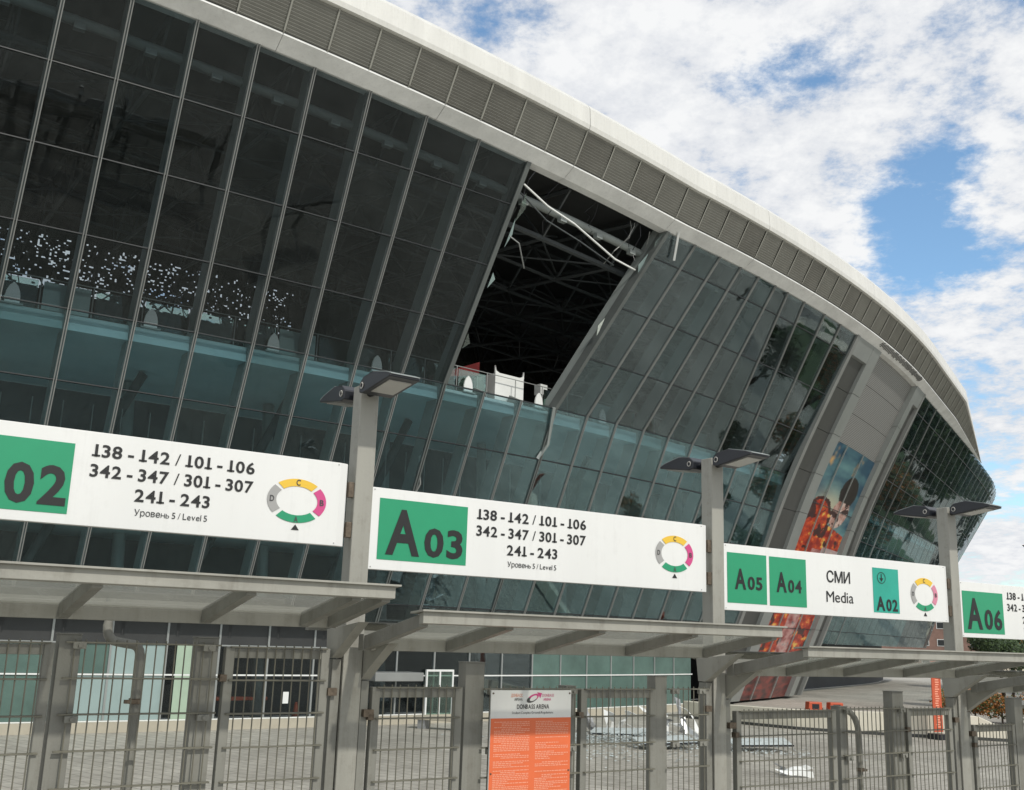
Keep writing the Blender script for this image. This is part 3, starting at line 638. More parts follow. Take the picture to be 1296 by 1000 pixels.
# lawn to the right with pale paths
def sheet_poly(name, pts, z, m, lab, cat):
    b = MB(); b.poly([(x, y, z) for x, y in pts]); return tag(link(name, b.mesh(name, m, recalc=False)), lab, cat, kind='structure')
sheet_poly('lawn', [(72, 60), (190, 60), (230, 230), (110, 200), (76, 118)], G+.006, M['lawn'], 'mown green lawn right of the stadium', 'lawn')
for i, (a, bb) in enumerate((((80, 70), (150, 150)), ((104, 62), (115, 190)))):
    A = Vector(a); B = Vector(bb); n = Vector((-(B-A).y, (B-A).x)).normalized()*1.2
    sheet_poly('path', [A+n, A-n, B-n, B+n], G+.012+.004*i, M['palewall'], 'pale path crossing the lawn', 'path')

# ------------------------------------------------------------------ fence line: helper for bay frames
def bay(i, t=0.0, q=0.0): 
    p = P1 + dv_*(i*L+t) + nbv*q; return Vector((p.x, p.y, -ST*i))
WP = 0.132
def gloc(i, t, q=0): p = bay(i, t, q); return gz(p.x, p.y) + ST*i     # ground in bay coordinates
fx = lambda b, y0, y1, z0, z1, x0, x1: b.box(x0, x1, y0, y1, z0, z1)
post_labels = {-1: 'lamp post beyond the left end of the A02 sign', 0: 'beige steel post between the A02 and A03 signs', 1: 'beige steel post between the A03 and A05 signs', 2: 'beige steel post between the media sign and the A06 sign', 3: 'beige steel post past the right end of the A06 sign', -2: 'beige steel post far to the left of the fence line', 4: 'beige steel post furthest right on the fence line'}
TOPZ = 1.60
for i in range(-2, 5):
    o = thing('support_post', post_labels[i], 'post', bay(i), RZ, 'tall steel posts along the fence')
    tz = TOPZ + .02*i
    zb = -2.9
    part('shaft', ('shaft', i), lambda b: b.box(0, WP, 0, .125, zb, tz), M['post'], o, bev=.006)
    part('side_post', ('sp1', i), lambda b: b.box(-.068, -.008, .015, .10, zb, -.18), M['post2'], o, bev=.004)
    part('side_post', ('sp2', i), lambda b: b.box(WP+.008, WP+.063, .015, .10, zb, -.31), M['post2'], o, bev=.004)
    part('base_plate', ('bp', i), lambda b: b.box(-.12, WP+.12, -.1, .22, gloc(i, 0)-.01, gloc(i, 0)+.02), M['post2'], o)
    for s, x0, z0 in ((0, -.075, -.18), (1, WP+.005, -.31)):
        zz0 = z0+.005; zt_ = (0.02 if s == 0 else -.10)
        part('bracket', ('brk', i, s), lambda b: b.prism([(-.34, zt_+.03), (.12, zt_-.02), (.10, zz0), (.02, zz0), (-.10, zt_-.12)], x0, x0+.07, 'x'), M['post'], o, bev=.003)
    for z in (-.42, -.42):
        pass
    part('hinge_block', ('hb', i), lambda b: (b.box(-.10, -.04, -.02, .02, -.40, -.355), b.box(WP+.02, WP+.09, -.02, .02, -.53, -.485)), M['rust'], o)
# floodlights
def lampmesh(b):   # points along +x, wide housing tapering to the tip
    prof = [(.0, .035), (.06, .075), (.20, .085), (.40, .035), (.47, .005), (.47, -.012), (.06, -.05), (0, -.035)]
    b.prism(prof, -.13, .13)
def lamp(i, side, tilt, yaw, lab):
    r = Matrix.Rotation(RZ - side*math.pi/2 + yaw, 4, 'Z'); base = bay(i, WP/2, .0625 - side*(.0625+.05)); z = TOPZ+.02*i - .045
    o = thing('floodlight', lab, 'floodlight', (base.x, base.y, base.z+z), 0, 'pairs of floodlights on the posts')
    o.rotation_euler = (r @ Matrix.Rotation(-tilt, 4, 'Y')).to_euler()
    o.scale = (.88, .86, .9)
    part('housing', 'lamph', lampmesh, M['dark'], o, bev=.012)
    part('lens', 'lampl', lambda b: b.hexa([(.13, -.095, -.0475), (.40, -.095, -.026), (.40, .095, -.026), (.13, .095, -.0475), (.13, -.095, -.040), (.40, -.095, -.018), (.40, .095, -.018), (.13, .095, -.040)]), M['lens'], o)
    part('cover_plate', 'lampc', lambda b: b.prism([(.20, .088), (.40, .040), (.475, .012), (.475, .006), (.40, .034), (.20, .082)], -.125, .125), M['fin'], o)
    part('arm', 'lampa', lambda b: b.tube([(-.09, 0, 0), (.03, 0, 0)], .035, 10), M['dark'], o)
    def ring(b):
        for yy in (-.135, .135):
            b.tube([(.05+.022*math.cos(k*math.pi/5), yy, .01+.022*math.sin(k*math.pi/5)) for k in range(11)], .005, 5)
    part('pivot_ring', 'lampr', ring, M['lens'], o)
names = {-1: 'beyond the left edge', 0: 'on the post left of the A03 sign', 1: 'on the post right of the A03 sign', 2: 'on the post left of the A06 sign', 3: 'on the post right of the A06 sign', -2: 'far off left', 4: 'furthest right'}
for i in (-1, 0, 1, 2):
    lamp(i, 1, math.radians(3), math.radians(2), 'dark floodlight pointing right ' + names[i])
    lamp(i, -1, math.radians(3), math.radians(0), 'dark floodlight pointing left ' + names[i])

# ------------------------------------------------------------------ lettering
GL = {}
def glyph(ch, bold=0.0):
    k = (ch, bold)
    if k in GL: return GL[k]
    cu = bpy.data.curves.new('g', 'FONT'); cu.body = ch; cu.size = 1; cu.offset = bold; cu.resolution_u = 3
    o = bpy.data.objects.new('g', cu); COL.objects.link(o); dg = bpy.context.evaluated_depsgraph_get(); me = bpy.data.meshes.new_from_object(o.evaluated_get(dg))
    vs = [tuple(v.co) for v in me.vertices]; fs = [tuple(p.vertices) for p in me.polygons]
    bpy.data.objects.remove(o); bpy.data.curves.remove(cu); bpy.data.meshes.remove(me)
    if vs: x0 = min(v[0] for v in vs); vs = [(v[0]-x0, v[1]) for v in vs]; w = max(v[0] for v in vs)
    else: w = .2
    GL[k] = (vs, fs, w); return GL[k]
def line_mesh(name, s, x0, x1, z0, cap, m, bold=.022, y=-.0035, foot=True, gapw=.085, kx=None):
    V = []; Fc = []; x = 0
    if not foot and 'ь' not in s: s = [s]
    for ch in s:
        if ch == ' ': x += .20; continue
        if ch in 'нь':
            vs, fs, w = glyph('H' if ch == 'н' else 'b', 0.0); k_ = (.78, .74) if ch == 'н' else (.95, .70); vs = [(a*k_[0], c_*k_[1]) for a, c_ in vs]; w *= k_[0]
        else: vs, fs, w = glyph(ch, bold if ch != '/' else 0.0)
        n = len(V); V += [(a+x, c_) for a, c_ in vs]; Fc += [tuple(n+q for q in f) for f in fs]
        if ch == '1' and foot:
            V[n:] = [(a+.10, c_) for a, c_ in V[n:]]; x += .10
            n = len(V); xa, xb = x+w-.27, x+w+.12; V += [(xa, 0), (xb, 0), (xb, .105), (xa, .105)]; Fc.append((n, n+1, n+2, n+3)); w += .10
        x += w+gapw
    mxv = max(v[0] for v in V); mn = min(v[0] for v in V)
    cap0 = 0.727
    sc = (x1-x0)/(mxv-mn); V3 = [(x0+(a-mn)*sc, y, z0+c_/cap0*cap) for a, c_ in V]
    me = bpy.data.meshes.new(name); me.from_pydata(V3, [], Fc); me.materials.append(m); return me
def flat(b, x0, x1, z0, z1, y): b.quad((x0, y, z0), (x1, y, z0), (x1, y, z1), (x0, y, z1))
Y0 = -.004
def ring_parts(root, cx, cz, rx, rz, faded=False):
    segs = (('C', 48, 132, 'yellow'), ('B', -38, 40, 'pinkpale' if faded else 'pink'), ('A', -132, -48, 'green'), ('D', 140, 218, 'rgrey'))
    for ch, a0, a1, mm in segs:
        b = MB(); n = 14
        for k in range(n):
            t0, t1 = math.radians(a0+(a1-a0)*k/n), math.radians(a0+(a1-a0)*(k+1)/n); ri = .70
            b.quad((cx+rx*math.cos(t0), Y0, cz+rz*math.sin(t0)), (cx+rx*math.cos(t1), Y0, cz+rz*math.sin(t1)), (cx+rx*ri*math.cos(t1), Y0, cz+rz*(ri-.04)*math.sin(t1)), (cx+rx*ri*math.cos(t0), Y0, cz+rz*(ri-.04)*math.sin(t0)))
        link('ring_segment', b.mesh('ring_segment', M[mm], recalc=False), root)
        am = math.radians((a0+a1)/2); lx, lz = cx+rx*.845*math.cos(am), cz+rz*.84*math.sin(am)
        link('ring_letter', line_mesh('ring_letter', ch, lx-.014, lx+.014, lz-.019, .038, M['grey_ink'], .02, Y0-.003), root)
    b = MB(); z = cz-rz-.045; b.poly([(cx-.026, Y0, z), (cx+.026, Y0, z), (cx, Y0, z+.035)]); link('ring_arrow', b.mesh('ring_arrow', M['ink'], recalc=False), root)
def signbody(root, i, x0=.127, x1=3.16):
    def f(b):
        pr = [(x0, .0), (x0, .06), (x1, .06), (x1, .045), (x1-.015, .018), (x1-.07, 0.0)]; b.prism(pr, .389, .925, 'z')
    part('sign_box', 'signbox', f, M['sign'], root, bev=.003)
    for z in (.50, .76):
        part('hinge', ('hg', z), lambda b, z=z: (b.box(3.162, 3.20, .012, .05, z-.05, z+.05), b.box(.098, .126, .012, .04, z-.055, z+.045)), M['rust'], root, bev=.003)
def signtrim(root):
    for x in (.143, 3.075):
        for z in (.405, .91):
            r_ = part('screw', 'sscr', lambda b: b.tube([(0, .001, 0), (0, -.003, 0)], .0045, 8), M['rgrey'], root); r_.location = (x, 0, z)
def text(root, s, x0, x1, z0, cap, m='ink', bold=.022, y=Y0, foot=True): return link('lettering', line_mesh('lettering', s, x0, x1, z0, cap, M[m], bold, y, foot), root)
def square(root, x0, x1, z0, z1, m='green'):
    b = MB(); flat(b, x0, x1, z0, z1, -.0025); link('colour_field', b.mesh('colour_field', M[m], recalc=False), root)
def big(root, a, n, x0, x1, zb, capa, capn, split):
    text(root, a, x0, x0+(x1-x0)*split, zb, capa, y=-.0055, bold=.03); text(root, n, x0+(x1-x0)*(split+.06), x1, zb, capn, y=-.0055, bold=.03)
def rows(root, dx=0.0, w=1.0):
    text(root, '138 - 142 / 101 - 106', .94+dx, 1.90+dx, .785, .072); text(root, '342 - 347 / 301 - 307', .94+dx, 1.90+dx, .670, .072)
    text(root, '241 - 243', 1.20+dx, 1.64+dx, .552, .072); text(root, 'Уровень 5 / Level 5', 1.208+dx, 1.633+dx, .470, .038, bold=.0, foot=False)
s = thing('gate_sign', 'white overhead sign with 02 on green and seat ranges, left of first post', 'sign', bay(-1), RZ, 'white overhead gate signs')
signbody(s, -1); square(s, .78, 1.461, .445, .843); big(s, 'A', '02', .84, 1.445, .495, .297, .215, .41); rows(s, .615); signtrim(s); ring_parts(s, 2.806, .650, .197, .138)
s = thing('gate_sign', 'white overhead sign marked A03 between the first two posts', 'sign', bay(0), RZ, 'white overhead gate signs')
signbody(s, 0); square(s, .184, .864, .456, .858); big(s, 'A', '03', .242, .832, .503, .295, .188, .43); rows(s); signtrim(s); ring_parts(s, 2.785, .668, .199, .143)
s = thing('gate_sign', 'white overhead sign marked A05 A04 and Media', 'sign', bay(1), RZ, 'white overhead gate signs')
signbody(s, 1); square(s, .160, .620, .449, .856); big(s, 'A', '05', .245, .565, .567, .165, .105, .40); square(s, .654, 1.109, .446, .854); big(s, 'A', '04', .735, 1.045, .567, .165, .105, .40)
text(s, 'СМИ', 1.374, 1.688, .680, .100, bold=.012); text(s, 'Media', 1.364, 1.724, .508, .100, bold=.0)
square(s, 2.003, 2.374, .443, .845, 'teal'); big(s, 'A', '02', 2.04, 2.344, .464, .125, .105, .40)
def circ(b):
    n = 28; cx, cz = 2.125, .756
    for k in range(n):
        t0, t1 = 2*math.pi*k/n, 2*math.pi*(k+1)/n; b.quad(*[(cx+r*1.15*math.cos(t), -.0055, cz+r*math.sin(t)) for r, t in ((.052, t0), (.052, t1), (.046, t1), (.046, t0))])
    flat(b, cx-.006, cx+.006, cz-.01, cz+.035, -.0055); b.poly([(cx-.028, -.0055, cz+.0), (cx, -.0055, cz-.036), (cx+.028, -.0055, cz), (cx+.010, -.0055, cz-.004), (cx-.010, -.0055, cz-.004)])
part('down_arrow_mark', 'circ', circ, M['ink'], s); signtrim(s); ring_parts(s, 2.755, .635, .205, .155, True)
s = thing('gate_sign', 'white overhead sign marked A06 at the right edge', 'sign', bay(2), RZ, 'white overhead gate signs')
signbody(s, 2); square(s, .152, .838, .431, .836); big(s, 'A', '06', .215, .800, .480, .295, .19, .43); rows(s, -.03); signtrim(s); ring_parts(s, 2.785, .668, .199, .143)

# ------------------------------------------------------------------ canopies
def canopy(i, t0, t1, ribs, lab, zf=.115, root=None):
    o = root or thing('entrance_canopy', lab, 'canopy', bay(i), RZ, 'shallow canopies over the gates')
    Q0, Q1, sl = -.90, -.13, -.17
    zq = lambda q: zf + sl*(q-Q0)
    part('front_beam', ('cf', i, t0), lambda b: b.prism([(Q0-.02, zf), (Q0-.02, zf-.065), (Q0+.03, zf-.07), (Q0+.03, zf-.01)], t0, t1, 'x'), M['post'], o, bev=.003)
    part('back_beam', ('cb', i, t0), lambda b: b.box(t0, t1, Q1-.04, Q1+.03, zq(Q1)-.105, zq(Q1)-.005), M['post2'], o, bev=.003)  # shade on the back beam is put into its darker steel colour
    part('flashing', ('cfl', i, t0), lambda b: b.prism([(Q0-.05, zf+.012), (Q0-.05, zf+.002), (Q0+.10, zf-.012), (Q0+.10, zf)], t0-.02, t1+.02, 'x'), M['post'], o)
    for r in ribs:
        part('rib', ('cr', i, r), lambda b, r=r: b.hexa([(r, Q0+.03, zf-.085), (r+.055, Q0+.03, zf-.085), (r+.055, Q1-.04, zq(Q1)-.10), (r, Q1-.04, zq(Q1)-.10), (r, Q0+.03, zf-.014), (r+.055, Q0+.03, zf-.014), (r+.055, Q1-.04, zq(Q1)-.014), (r, Q1-.04, zq(Q1)-.014)]), M['post2'], o, bev=.003)
    rs = sorted(ribs)
    for a_, c_ in zip(rs[:-1], rs[1:]):
        part('roof_pane', ('cp', i, a_), lambda b: b.hexa([(a_+.058, Q0+.05, zf-.035), (c_-.003, Q0+.05, zf-.035), (c_-.003, Q1-.05, zq(Q1)-.035), (a_+.058, Q1-.05, zq(Q1)-.035), (a_+.058, Q0+.05, zf-.022), (c_-.003, Q0+.05, zf-.022), (c_-.003, Q1-.05, zq(Q1)-.022), (a_+.058, Q1-.05, zq(Q1)-.022)]), M['canopyglass'], o)
    # back wing rising away from the plaza side
    part('rear_wing_beam', ('cw', i, t0), lambda b: (b.box(t0, t1, .14, .19, -.08, .0), b.box(t0, t1, .70, .75, -.01, .06)), M['post2'], o)
    for a_, c_ in zip(rs[:-1], rs[1:]):
        part('roof_pane', ('cp2', i, a_), lambda b: b.hexa([(a_+.058, .19, -.03), (c_-.003, .19, -.03), (c_-.003, .70, .04), (a_+.058, .70, .04), (a_+.058, .19, -.018), (c_-.003, .19, -.018), (c_-.003, .70, .052), (a_+.058, .70, .052)]), M['canopyglass'], o)
    return o
canopy(-1, .03, 3.06, [.10, .70, 1.45, 2.22, 2.82, 3.0], 'beige canopy with frosted panes under the A02 sign, left', .112+ .0)
canopy(0, .045, 2.98, [.05, .64, 1.35, 2.15, 2.92], 'beige canopy with frosted panes under the A03 sign')
canopy(1, .045, 2.98, [.05, .64, 1.35, 2.15, 2.92], 'beige canopy with frosted panes under the media sign')
canopy(2, .045, 2.98, [.05, .64, 1.35, 2.15, 2.92], 'beige canopy with frosted panes under the A06 sign')
canopy(-2, .03, 3.06, [.10, .70, 1.45, 2.22, 3.0], 'beige canopy off the left edge of the fence')
canopy(3, .045, 2.98, [.05, .64, 1.35, 2.15, 2.92], 'beige canopy off the right edge of the fence')
# ------------------------------------------------------------------ gates, panels, posts
HT = -.25
def rods(o, x0, x1, zt_, zb, y=.02, step=.058, over=.018):
    n = int((x1-x0)/step); 
    for k in range(n+1):
        x = x0 + (x1-x0)*(k+.5)/(n+1)
        ro = part('vertical_rod', ('vr', round(zt_-zb, 3)), lambda b: b.tube([(0, 0, 0), (0, 0, zt_+over-zb)], .0042, 5), M['rod'], o); ro.location = (x, y, zb)
    z = zt_
    while z > zb:
        ro = part('cross_rod', ('hr', round(x1-x0, 3)), lambda b: (b.tube([(-.02, -.008, 0), (x1-x0+.02, -.008, 0)], .0052, 5), b.tube([(-.02, .008, 0), (x1-x0+.02, .008, 0)], .0052, 5)), M['rod'], o); ro.location = (x0, y, z)
        z -= .19
def gate(i, x0, x1, lab, zt_=HT):
    o = thing('mesh_gate', lab, 'gate', bay(i), RZ, 'steel mesh gates'); zb = gloc(i, (x0+x1)/2)+.06; w = .055
    part('gate_stile', ('gs', i, x0), lambda b: b.box(x0, x0+w, 0, .05, zb, zt_), M['post2'], o, bev=.004)
    part('gate_stile', ('gs2', i, x0), lambda b: b.box(x1-w, x1, 0, .05, zb, zt_), M['post2'], o, bev=.004)
    part('gate_rail', ('gr', i, x0), lambda b: b.box(x0+w, x1-w, .004, .046, zt_-.065, zt_-.01), M['post2'], o, bev=.003)
    part('gate_rail', ('gr2', i, x0), lambda b: b.box(x0+w, x1-w, .004, .046, zb, zb+.06), M['post2'], o, bev=.003)
    rods(o, x0+w-.01, x1-w+.01, zt_-.002, zb+.03, y=-.012)
    part('latch', ('la', i, x0), lambda b: b.box(x0-.03, x0+.012, -.02, .03, zt_-.20, zt_-.16), M['rust'], o, bev=.003)
def panel(i, x0, x1, lab, zt_=HT):
    o = thing('mesh_fence', lab, 'fence', bay(i), RZ, 'fixed steel mesh panels'); zb = gloc(i, (x0+x1)/2)+.06
    rods(o, x0, x1, zt_+.005, zb, y=-.02)
    for x in (x0+.05, x1-.05):
        for z in (zt_-.012, zt_-.40, zt_-.98): part('clamp', ('cl', i, x, z), lambda b: (b.box(x-.035, x+.035, -.036, -.004, z-.018, z+.018), b.tube([(x, -.05, z), (x, -.03, z)], .012, 8)), M['post2'], o, bev=.003)
def fpost(i, x0, x1, ztop, lab, dep=.10, y0=.01):
    o = thing('fence_post', lab, 'fence post', bay(i), RZ, 'square fence posts between gates'); zb = gloc(i, x0)-.2
    part('post_body', ('fp', i, x0), lambda b: b.box(x0, x1, y0, y0+dep, zb, ztop), M['post2'], o, bev=.004)
    part('post_cap', ('fpc', i, x0), lambda b: b.box(x0-.003, x1+.003, y0-.003, y0+dep+.003, ztop, ztop+.006), M['post2'], o)
# bay -1 (local t = photo t + 3.2)
gate(-1, .80, 1.49, 'mesh gate at the left edge of the photo'); fpost(-1, 1.51, 1.625, -.205, 'short square post right of the leftmost gate')
panel(-1, 1.56, 2.38, 'fixed mesh panel with the bent pipe, left'); fpost(-1, 2.27, 2.395, -.205, 'short square post left of the gate beside the first tall post')
gate(-1, 2.44, 3.105, 'mesh gate directly left of the first tall post')
# bay 0
gate(0, .215, .885, 'mesh gate directly right of the first tall post', HT-.10); fpost(0, .91, 1.06, -.19, 'square post left of the orange notice board')
panel(0, 1.06, 1.84, 'fixed mesh panel behind the orange notice board', HT-.115); fpost(0, 1.755, 1.845, -.345, 'square post right of the orange notice board')
gate(0, 1.885, 2.595, 'mesh gate right of the notice board', HT-.11); fpost(0, 2.60, 2.715, -.27, 'square post right of the gate beyond the notice board')
panel(0, 2.72, 3.10, 'narrow fixed mesh panel left of the second tall post', HT-.115)
# bay 1
gate(1, .245, 1.44, 'wide mesh gate right of the second tall post', HT-.15); fpost(1, 1.50, 1.60, -.38, 'square post right of the wide gate')
panel(1, 1.52, 2.36, 'fixed mesh panel with the bent pipe, right', HT-.15); fpost(1, 2.22, 2.375, -.255, 'tall square post right of the right hand bent pipe')
gate(1, 2.41, 3.08, 'mesh gate left of the third tall post', HT-.15)
# bay 2
gate(2, .215, .90, 'mesh gate right of the third tall post', HT-.18); fpost(2, .93, 1.07, -.19, 'square post at the right edge of the photo'); panel(2, 1.07, 1.86, 'fixed mesh panel beyond the right edge', HT-.18)
gate(2, 2.0, 3.05, 'mesh gate under the right end of the A06 sign', HT-.18)
gate(-1, .10, .74, 'mesh gate beyond the left edge of the photo')
# bent pipes
def pipe(i, pts, r, lab):
    o = thing('bent_pipe', lab, 'pipe', bay(i), RZ, 'bent steel pipes at the fence')
    b = MB(); b.tube(pts, r, 12); link('pipe_tube', b.mesh('pipe_tube', M['post2'], True), o)
    x, y, z = pts[-3]; part('pipe_collar', ('pc', i), lambda b: (b.tube([(x, y, z-.10), (x, y, z-.13)], r+.008, 12), b.box(x-.07, x+.02, y-.06, y-.03, z-.125, z-.105)), M['rust'], o)
def bend(a, c, b_, n=5):
    return [tuple((1-t)**2*a[k]+2*t*(1-t)*c[k]+t*t*b_[k] for k in range(3)) for t in [j/n for j in range(n+1)]]
pipe(-1, [(1.775, .10, -.0)] + bend((1.775, .10, -.15), (1.775, .10, -.235), (1.84, .10, -.24)) + bend((1.90, .10, -.25), (1.965, .10, -.25), (1.97, .10, -.31)) + [(1.97, .10, -.45), (1.975, .10, -1.0), (1.98, .10, -2.0)], .027, 'bent pipe dropping from the canopy at the left')
pipe(1, [(1.58, .10, -.41)] + bend((1.66, .10, -.412), (1.82, .10, -.42), (1.85, .10, -.60)) + [(1.855, .10, -.80), (1.855, .10, -1.2), (1.855, .10, -1.9)], .026, 'bent pipe arching behind the mesh panel at the right')
# notice board
nb_ = thing('notice_board', 'white and orange notice board headed DONBASS ARENA on the fence', 'notice board', bay(0), RZ)
part('board', 'nb', lambda b: b.box(1.065, 1.738, -.075, -.062, -1.60, -.365), M['sign'], nb_, bev=.002)
YB = -.0765
b = MB(); flat(b, 1.067, 1.736, -1.598, -.548, YB); link('orange_field', b.mesh('orange_field', M['orange'], recalc=False), nb_)
text(nb_, 'DONBASS ARENA', 1.275, 1.545, -.487, .030, y=YB-.001, bold=.02, m='grey_ink'); text(nb_, 'Stadium Complex Grounds Regulations', 1.235, 1.580, -.520, .016, y=YB-.001, bold=.0, m='grey_ink')
text(nb_, 'ДОНБАСС', 1.225, 1.320, -.408, .020, y=YB-.001, bold=.01, m='orangepale'); text(nb_, 'АРЕНА', 1.252, 1.320, -.434, .018, y=YB-.001, bold=.01, m='grey_ink')
text(nb_, 'DONBASS', 1.485, 1.585, -.408, .020, y=YB-.001, bold=.01, m='pinkpale'); text(nb_, 'ARENA', 1.495, 1.560, -.434, .018, y=YB-.001, bold=.01, m='pink')
def logo(b):
    n = 30
    for k in range(n):
        t0, t1 = 2*math.pi*k/n, 2*math.pi*(k+1)/n
        def pt(t, s): x = .052*math.cos(t)*s; z = .024*math.sin(t)*s; return (1.405+x*.95-z*.1, YB-.0012, -.418+z+x*.35)
        wi = .62+.16*math.sin((t0+2.3)); b.quad(pt(t0, 1), pt(t1, 1), pt(t1, wi), pt(t0, wi), 0 if 2.2 < t0 < 5.4 else 1)
    b.poly([(1.44, YB-.0014, -.378), (1.482, YB-.0014, -.384), (1.468, YB-.0014, -.418), (1.455, YB-.0014, -.398)], 1)
b = MB(); logo(b); link('logo', b.mesh('logo', [M['grey_ink'], M['pink']], recalc=False), nb_)
random.seed(21); b = MB()
for col in ((1.095, 1.385), (1.435, 1.715)):
    z = -.575
    while z > -1.57:
        if random.random() < .12: z -= .012; continue
        full = col[1] if random.random() < .75 else col[0]+(col[1]-col[0])*random.uniform(.3, .9); x = col[0] if random.random() < .9 else col[0]+.06
        while x < full:
            w = random.uniform(.008, .03); flat(b, x, min(x+w, full), z, z+.0055, YB-.0008); x += w+.005
        z -= .0115
tag(link('small_print', b.mesh('small_print', M['orangepale'], recalc=False), nb_), kind='stuff')
for x in (1.08, 1.722):
    for z in (-.385, -.9, -1.2): part('screw', ('scr', x, z), lambda b: b.tube([(x, -.074, z), (x, -.081, z)], .006, 8), M['rust'], nb_)

# ------------------------------------------------------------------ plaza things
def wallseg(name, pts, h, m, lab, cat, th_=.4):
    o = thing(name, lab, cat, (0,0,0)); b = MB()
    for (x0, y0, h0), (x1, y1, h1) in zip(pts[:-1], pts[1:]):
        n = Vector((-(y1-y0), x1-x0, 0)).normalized()*th_; b = MB()
        A, B = Vector((x0, y0, 0)), Vector((x1, y1, 0)); zb = Vector((0, 0, G-.1)); e = (B-A).normalized()*.01
        b.hexa([A+e+zb, B-e+zb, B-e+n+zb, A+e+n+zb, A+e+Vector((0,0,G+h0)), B-e+Vector((0,0,G+h1)), B-e+n+Vector((0,0,G+h1)), A+e+n+Vector((0,0,G+h0))])
        bevel(link('wall_block', b.mesh('wall_block', m), o), .02)
        b = MB(); b.hexa([A+e-n*.06+zb, B-e-n*.06+zb, B-e+n*.5+zb, A+e+n*.5+zb] + [q+Vector((0,0,.22)) for q in (A+e-n*.06+zb, B-e-n*.06+zb, B-e+n*.5+zb, A+e+n*.5+zb)]); link('wall_base_gap', b.mesh('wall_base_gap', M['panelmid']), o)  # proud dark strip: the shade of the base gap put into colour
    return o
wallseg('low_wall', [(8.4, 50.5, .75), (9.6, 48.8, .75), (10.9, 47.2, .78), (12.3, 45.8, .8), (13.8, 44.9, .85), (15.4, 44.3, .9), (17.2, 43.8, .95), (19.0, 43.4, .9), (20.2, 43.0, .35)], 1, M['palewall'], 'low pale stone wall across the plaza at the right', 'wall')
def crumple(name, x, y, lab, seed, hgt=1.1, n=5):
    random.seed(seed); o = thing(name, lab, 'wreckage', (x, y, G)); 
    for k in range(n):
        b = MB(); a = random.uniform(0, 6.28); pts = [Vector((random.uniform(-.5, .5), random.uniform(-.3, .3), .02))]
        for j in range(5): pts.append(pts[-1]+Vector((math.cos(a)*random.uniform(.05, .3), math.sin(a)*.15, random.uniform(-.05, .38)*hgt)))
        w = random.uniform(.06, .16); A = pts
        for j in range(len(A)-1):
            s0 = Vector((w*math.sin(j), .03, w*.4)); s1 = Vector((w*math.sin(j+1), .03, w*.4)); b.hexa([A[j]-s0, A[j]+s0, A[j]+s0+Vector((0,.03,.01)), A[j]-s0+Vector((0,.03,.01)), A[j+1]-s1, A[j+1]+s1, A[j+1]+s1+Vector((0,.03,.01)), A[j+1]-s1+Vector((0,.03,.01))])
        link('bent_sheet', b.mesh('bent_sheet', M['white'] if k % 2 == 0 else M['bent']), o)
crumple('wreckage', 3.9, 41.0, 'twisted metal frame standing behind the gate right of the notice board', 3, .8, 7)
crumple('wreckage', 5.6, 40.6, 'crumpled pale sheet metal upright between two gates', 8, 1.0, 6)
crumple('wreckage', 7.2, 39.8, 'black and white torn sheet left of the second tall post', 11, 1.0, 5)
crumple('wreckage', 8.0, 29.5, 'small bent rods lying on paving by the wide gate', 15, .2, 3)
def shards(name, cx_, cy_, sx_, sy_, n, lab, seed, hz=.12):
    random.seed(seed); b = MB()
    for k in range(n):
        x, y = random.gauss(0, sx_), random.gauss(0, sy_); a = random.uniform(0, 3.14); r = random.uniform(.02, .10); z = random.uniform(.01, hz)*max(0, 1-abs(x)/sx_/2.2)+.008
        b.poly([(x+r*math.cos(a+q)*random.uniform(.5, 1), y+r*math.sin(a+q)*random.uniform(.5, 1), z+random.uniform(-.01, .02)) for q in (0, 1.5, 3.0, 4.6)])
    o = link(name, b.mesh(name, M['debris'], recalc=False)); o.location = (cx_, cy_, G+.01); return tag(o, lab, 'debris', kind='stuff')
shards('glass_shards', 5.0, 37.6, 2.0, 1.1, 3500, 'heap of shattered glass spread on the paving', 4, .3)
shards('glass_shards', 3.2, 33.5, 1.5, 1.0, 350, 'scattered glass crumbs nearer the fence', 6, .03)
shards('glass_shards', 8.6, 35.5, 1.0, .5, 260, 'thin spread of glass crumbs by the wide gate', 9, .05)
for k, (x, y, rz, lab) in enumerate(((5.4, 36.0, .35, 'fallen flat glazing sheet on the shards'), (4.2, 38.8, -.3, 'fallen pane leaning at the back of the heap'), (8.6, 36.4, .1, 'fallen pane lying by the wide gate'))):
    o = thing('fallen_pane', lab, 'glass pane', (x, y, G+.16), rz); part('sheet', ('fs', k), lambda b: b.hexa([(-1, -.45, 0), (1, -.45, .05), (1, .45, .2), (-1, .45, .12), (-1, -.45, .03), (1, -.45, .08), (1, .45, .23), (-1, .45, .15)]), M['debris'], o)
    part('frame_edge', ('fe', k), lambda b: b.tube([(-1, -.47, 0.01), (1, -.47, .06)], .03, 5), M['dark'], o)
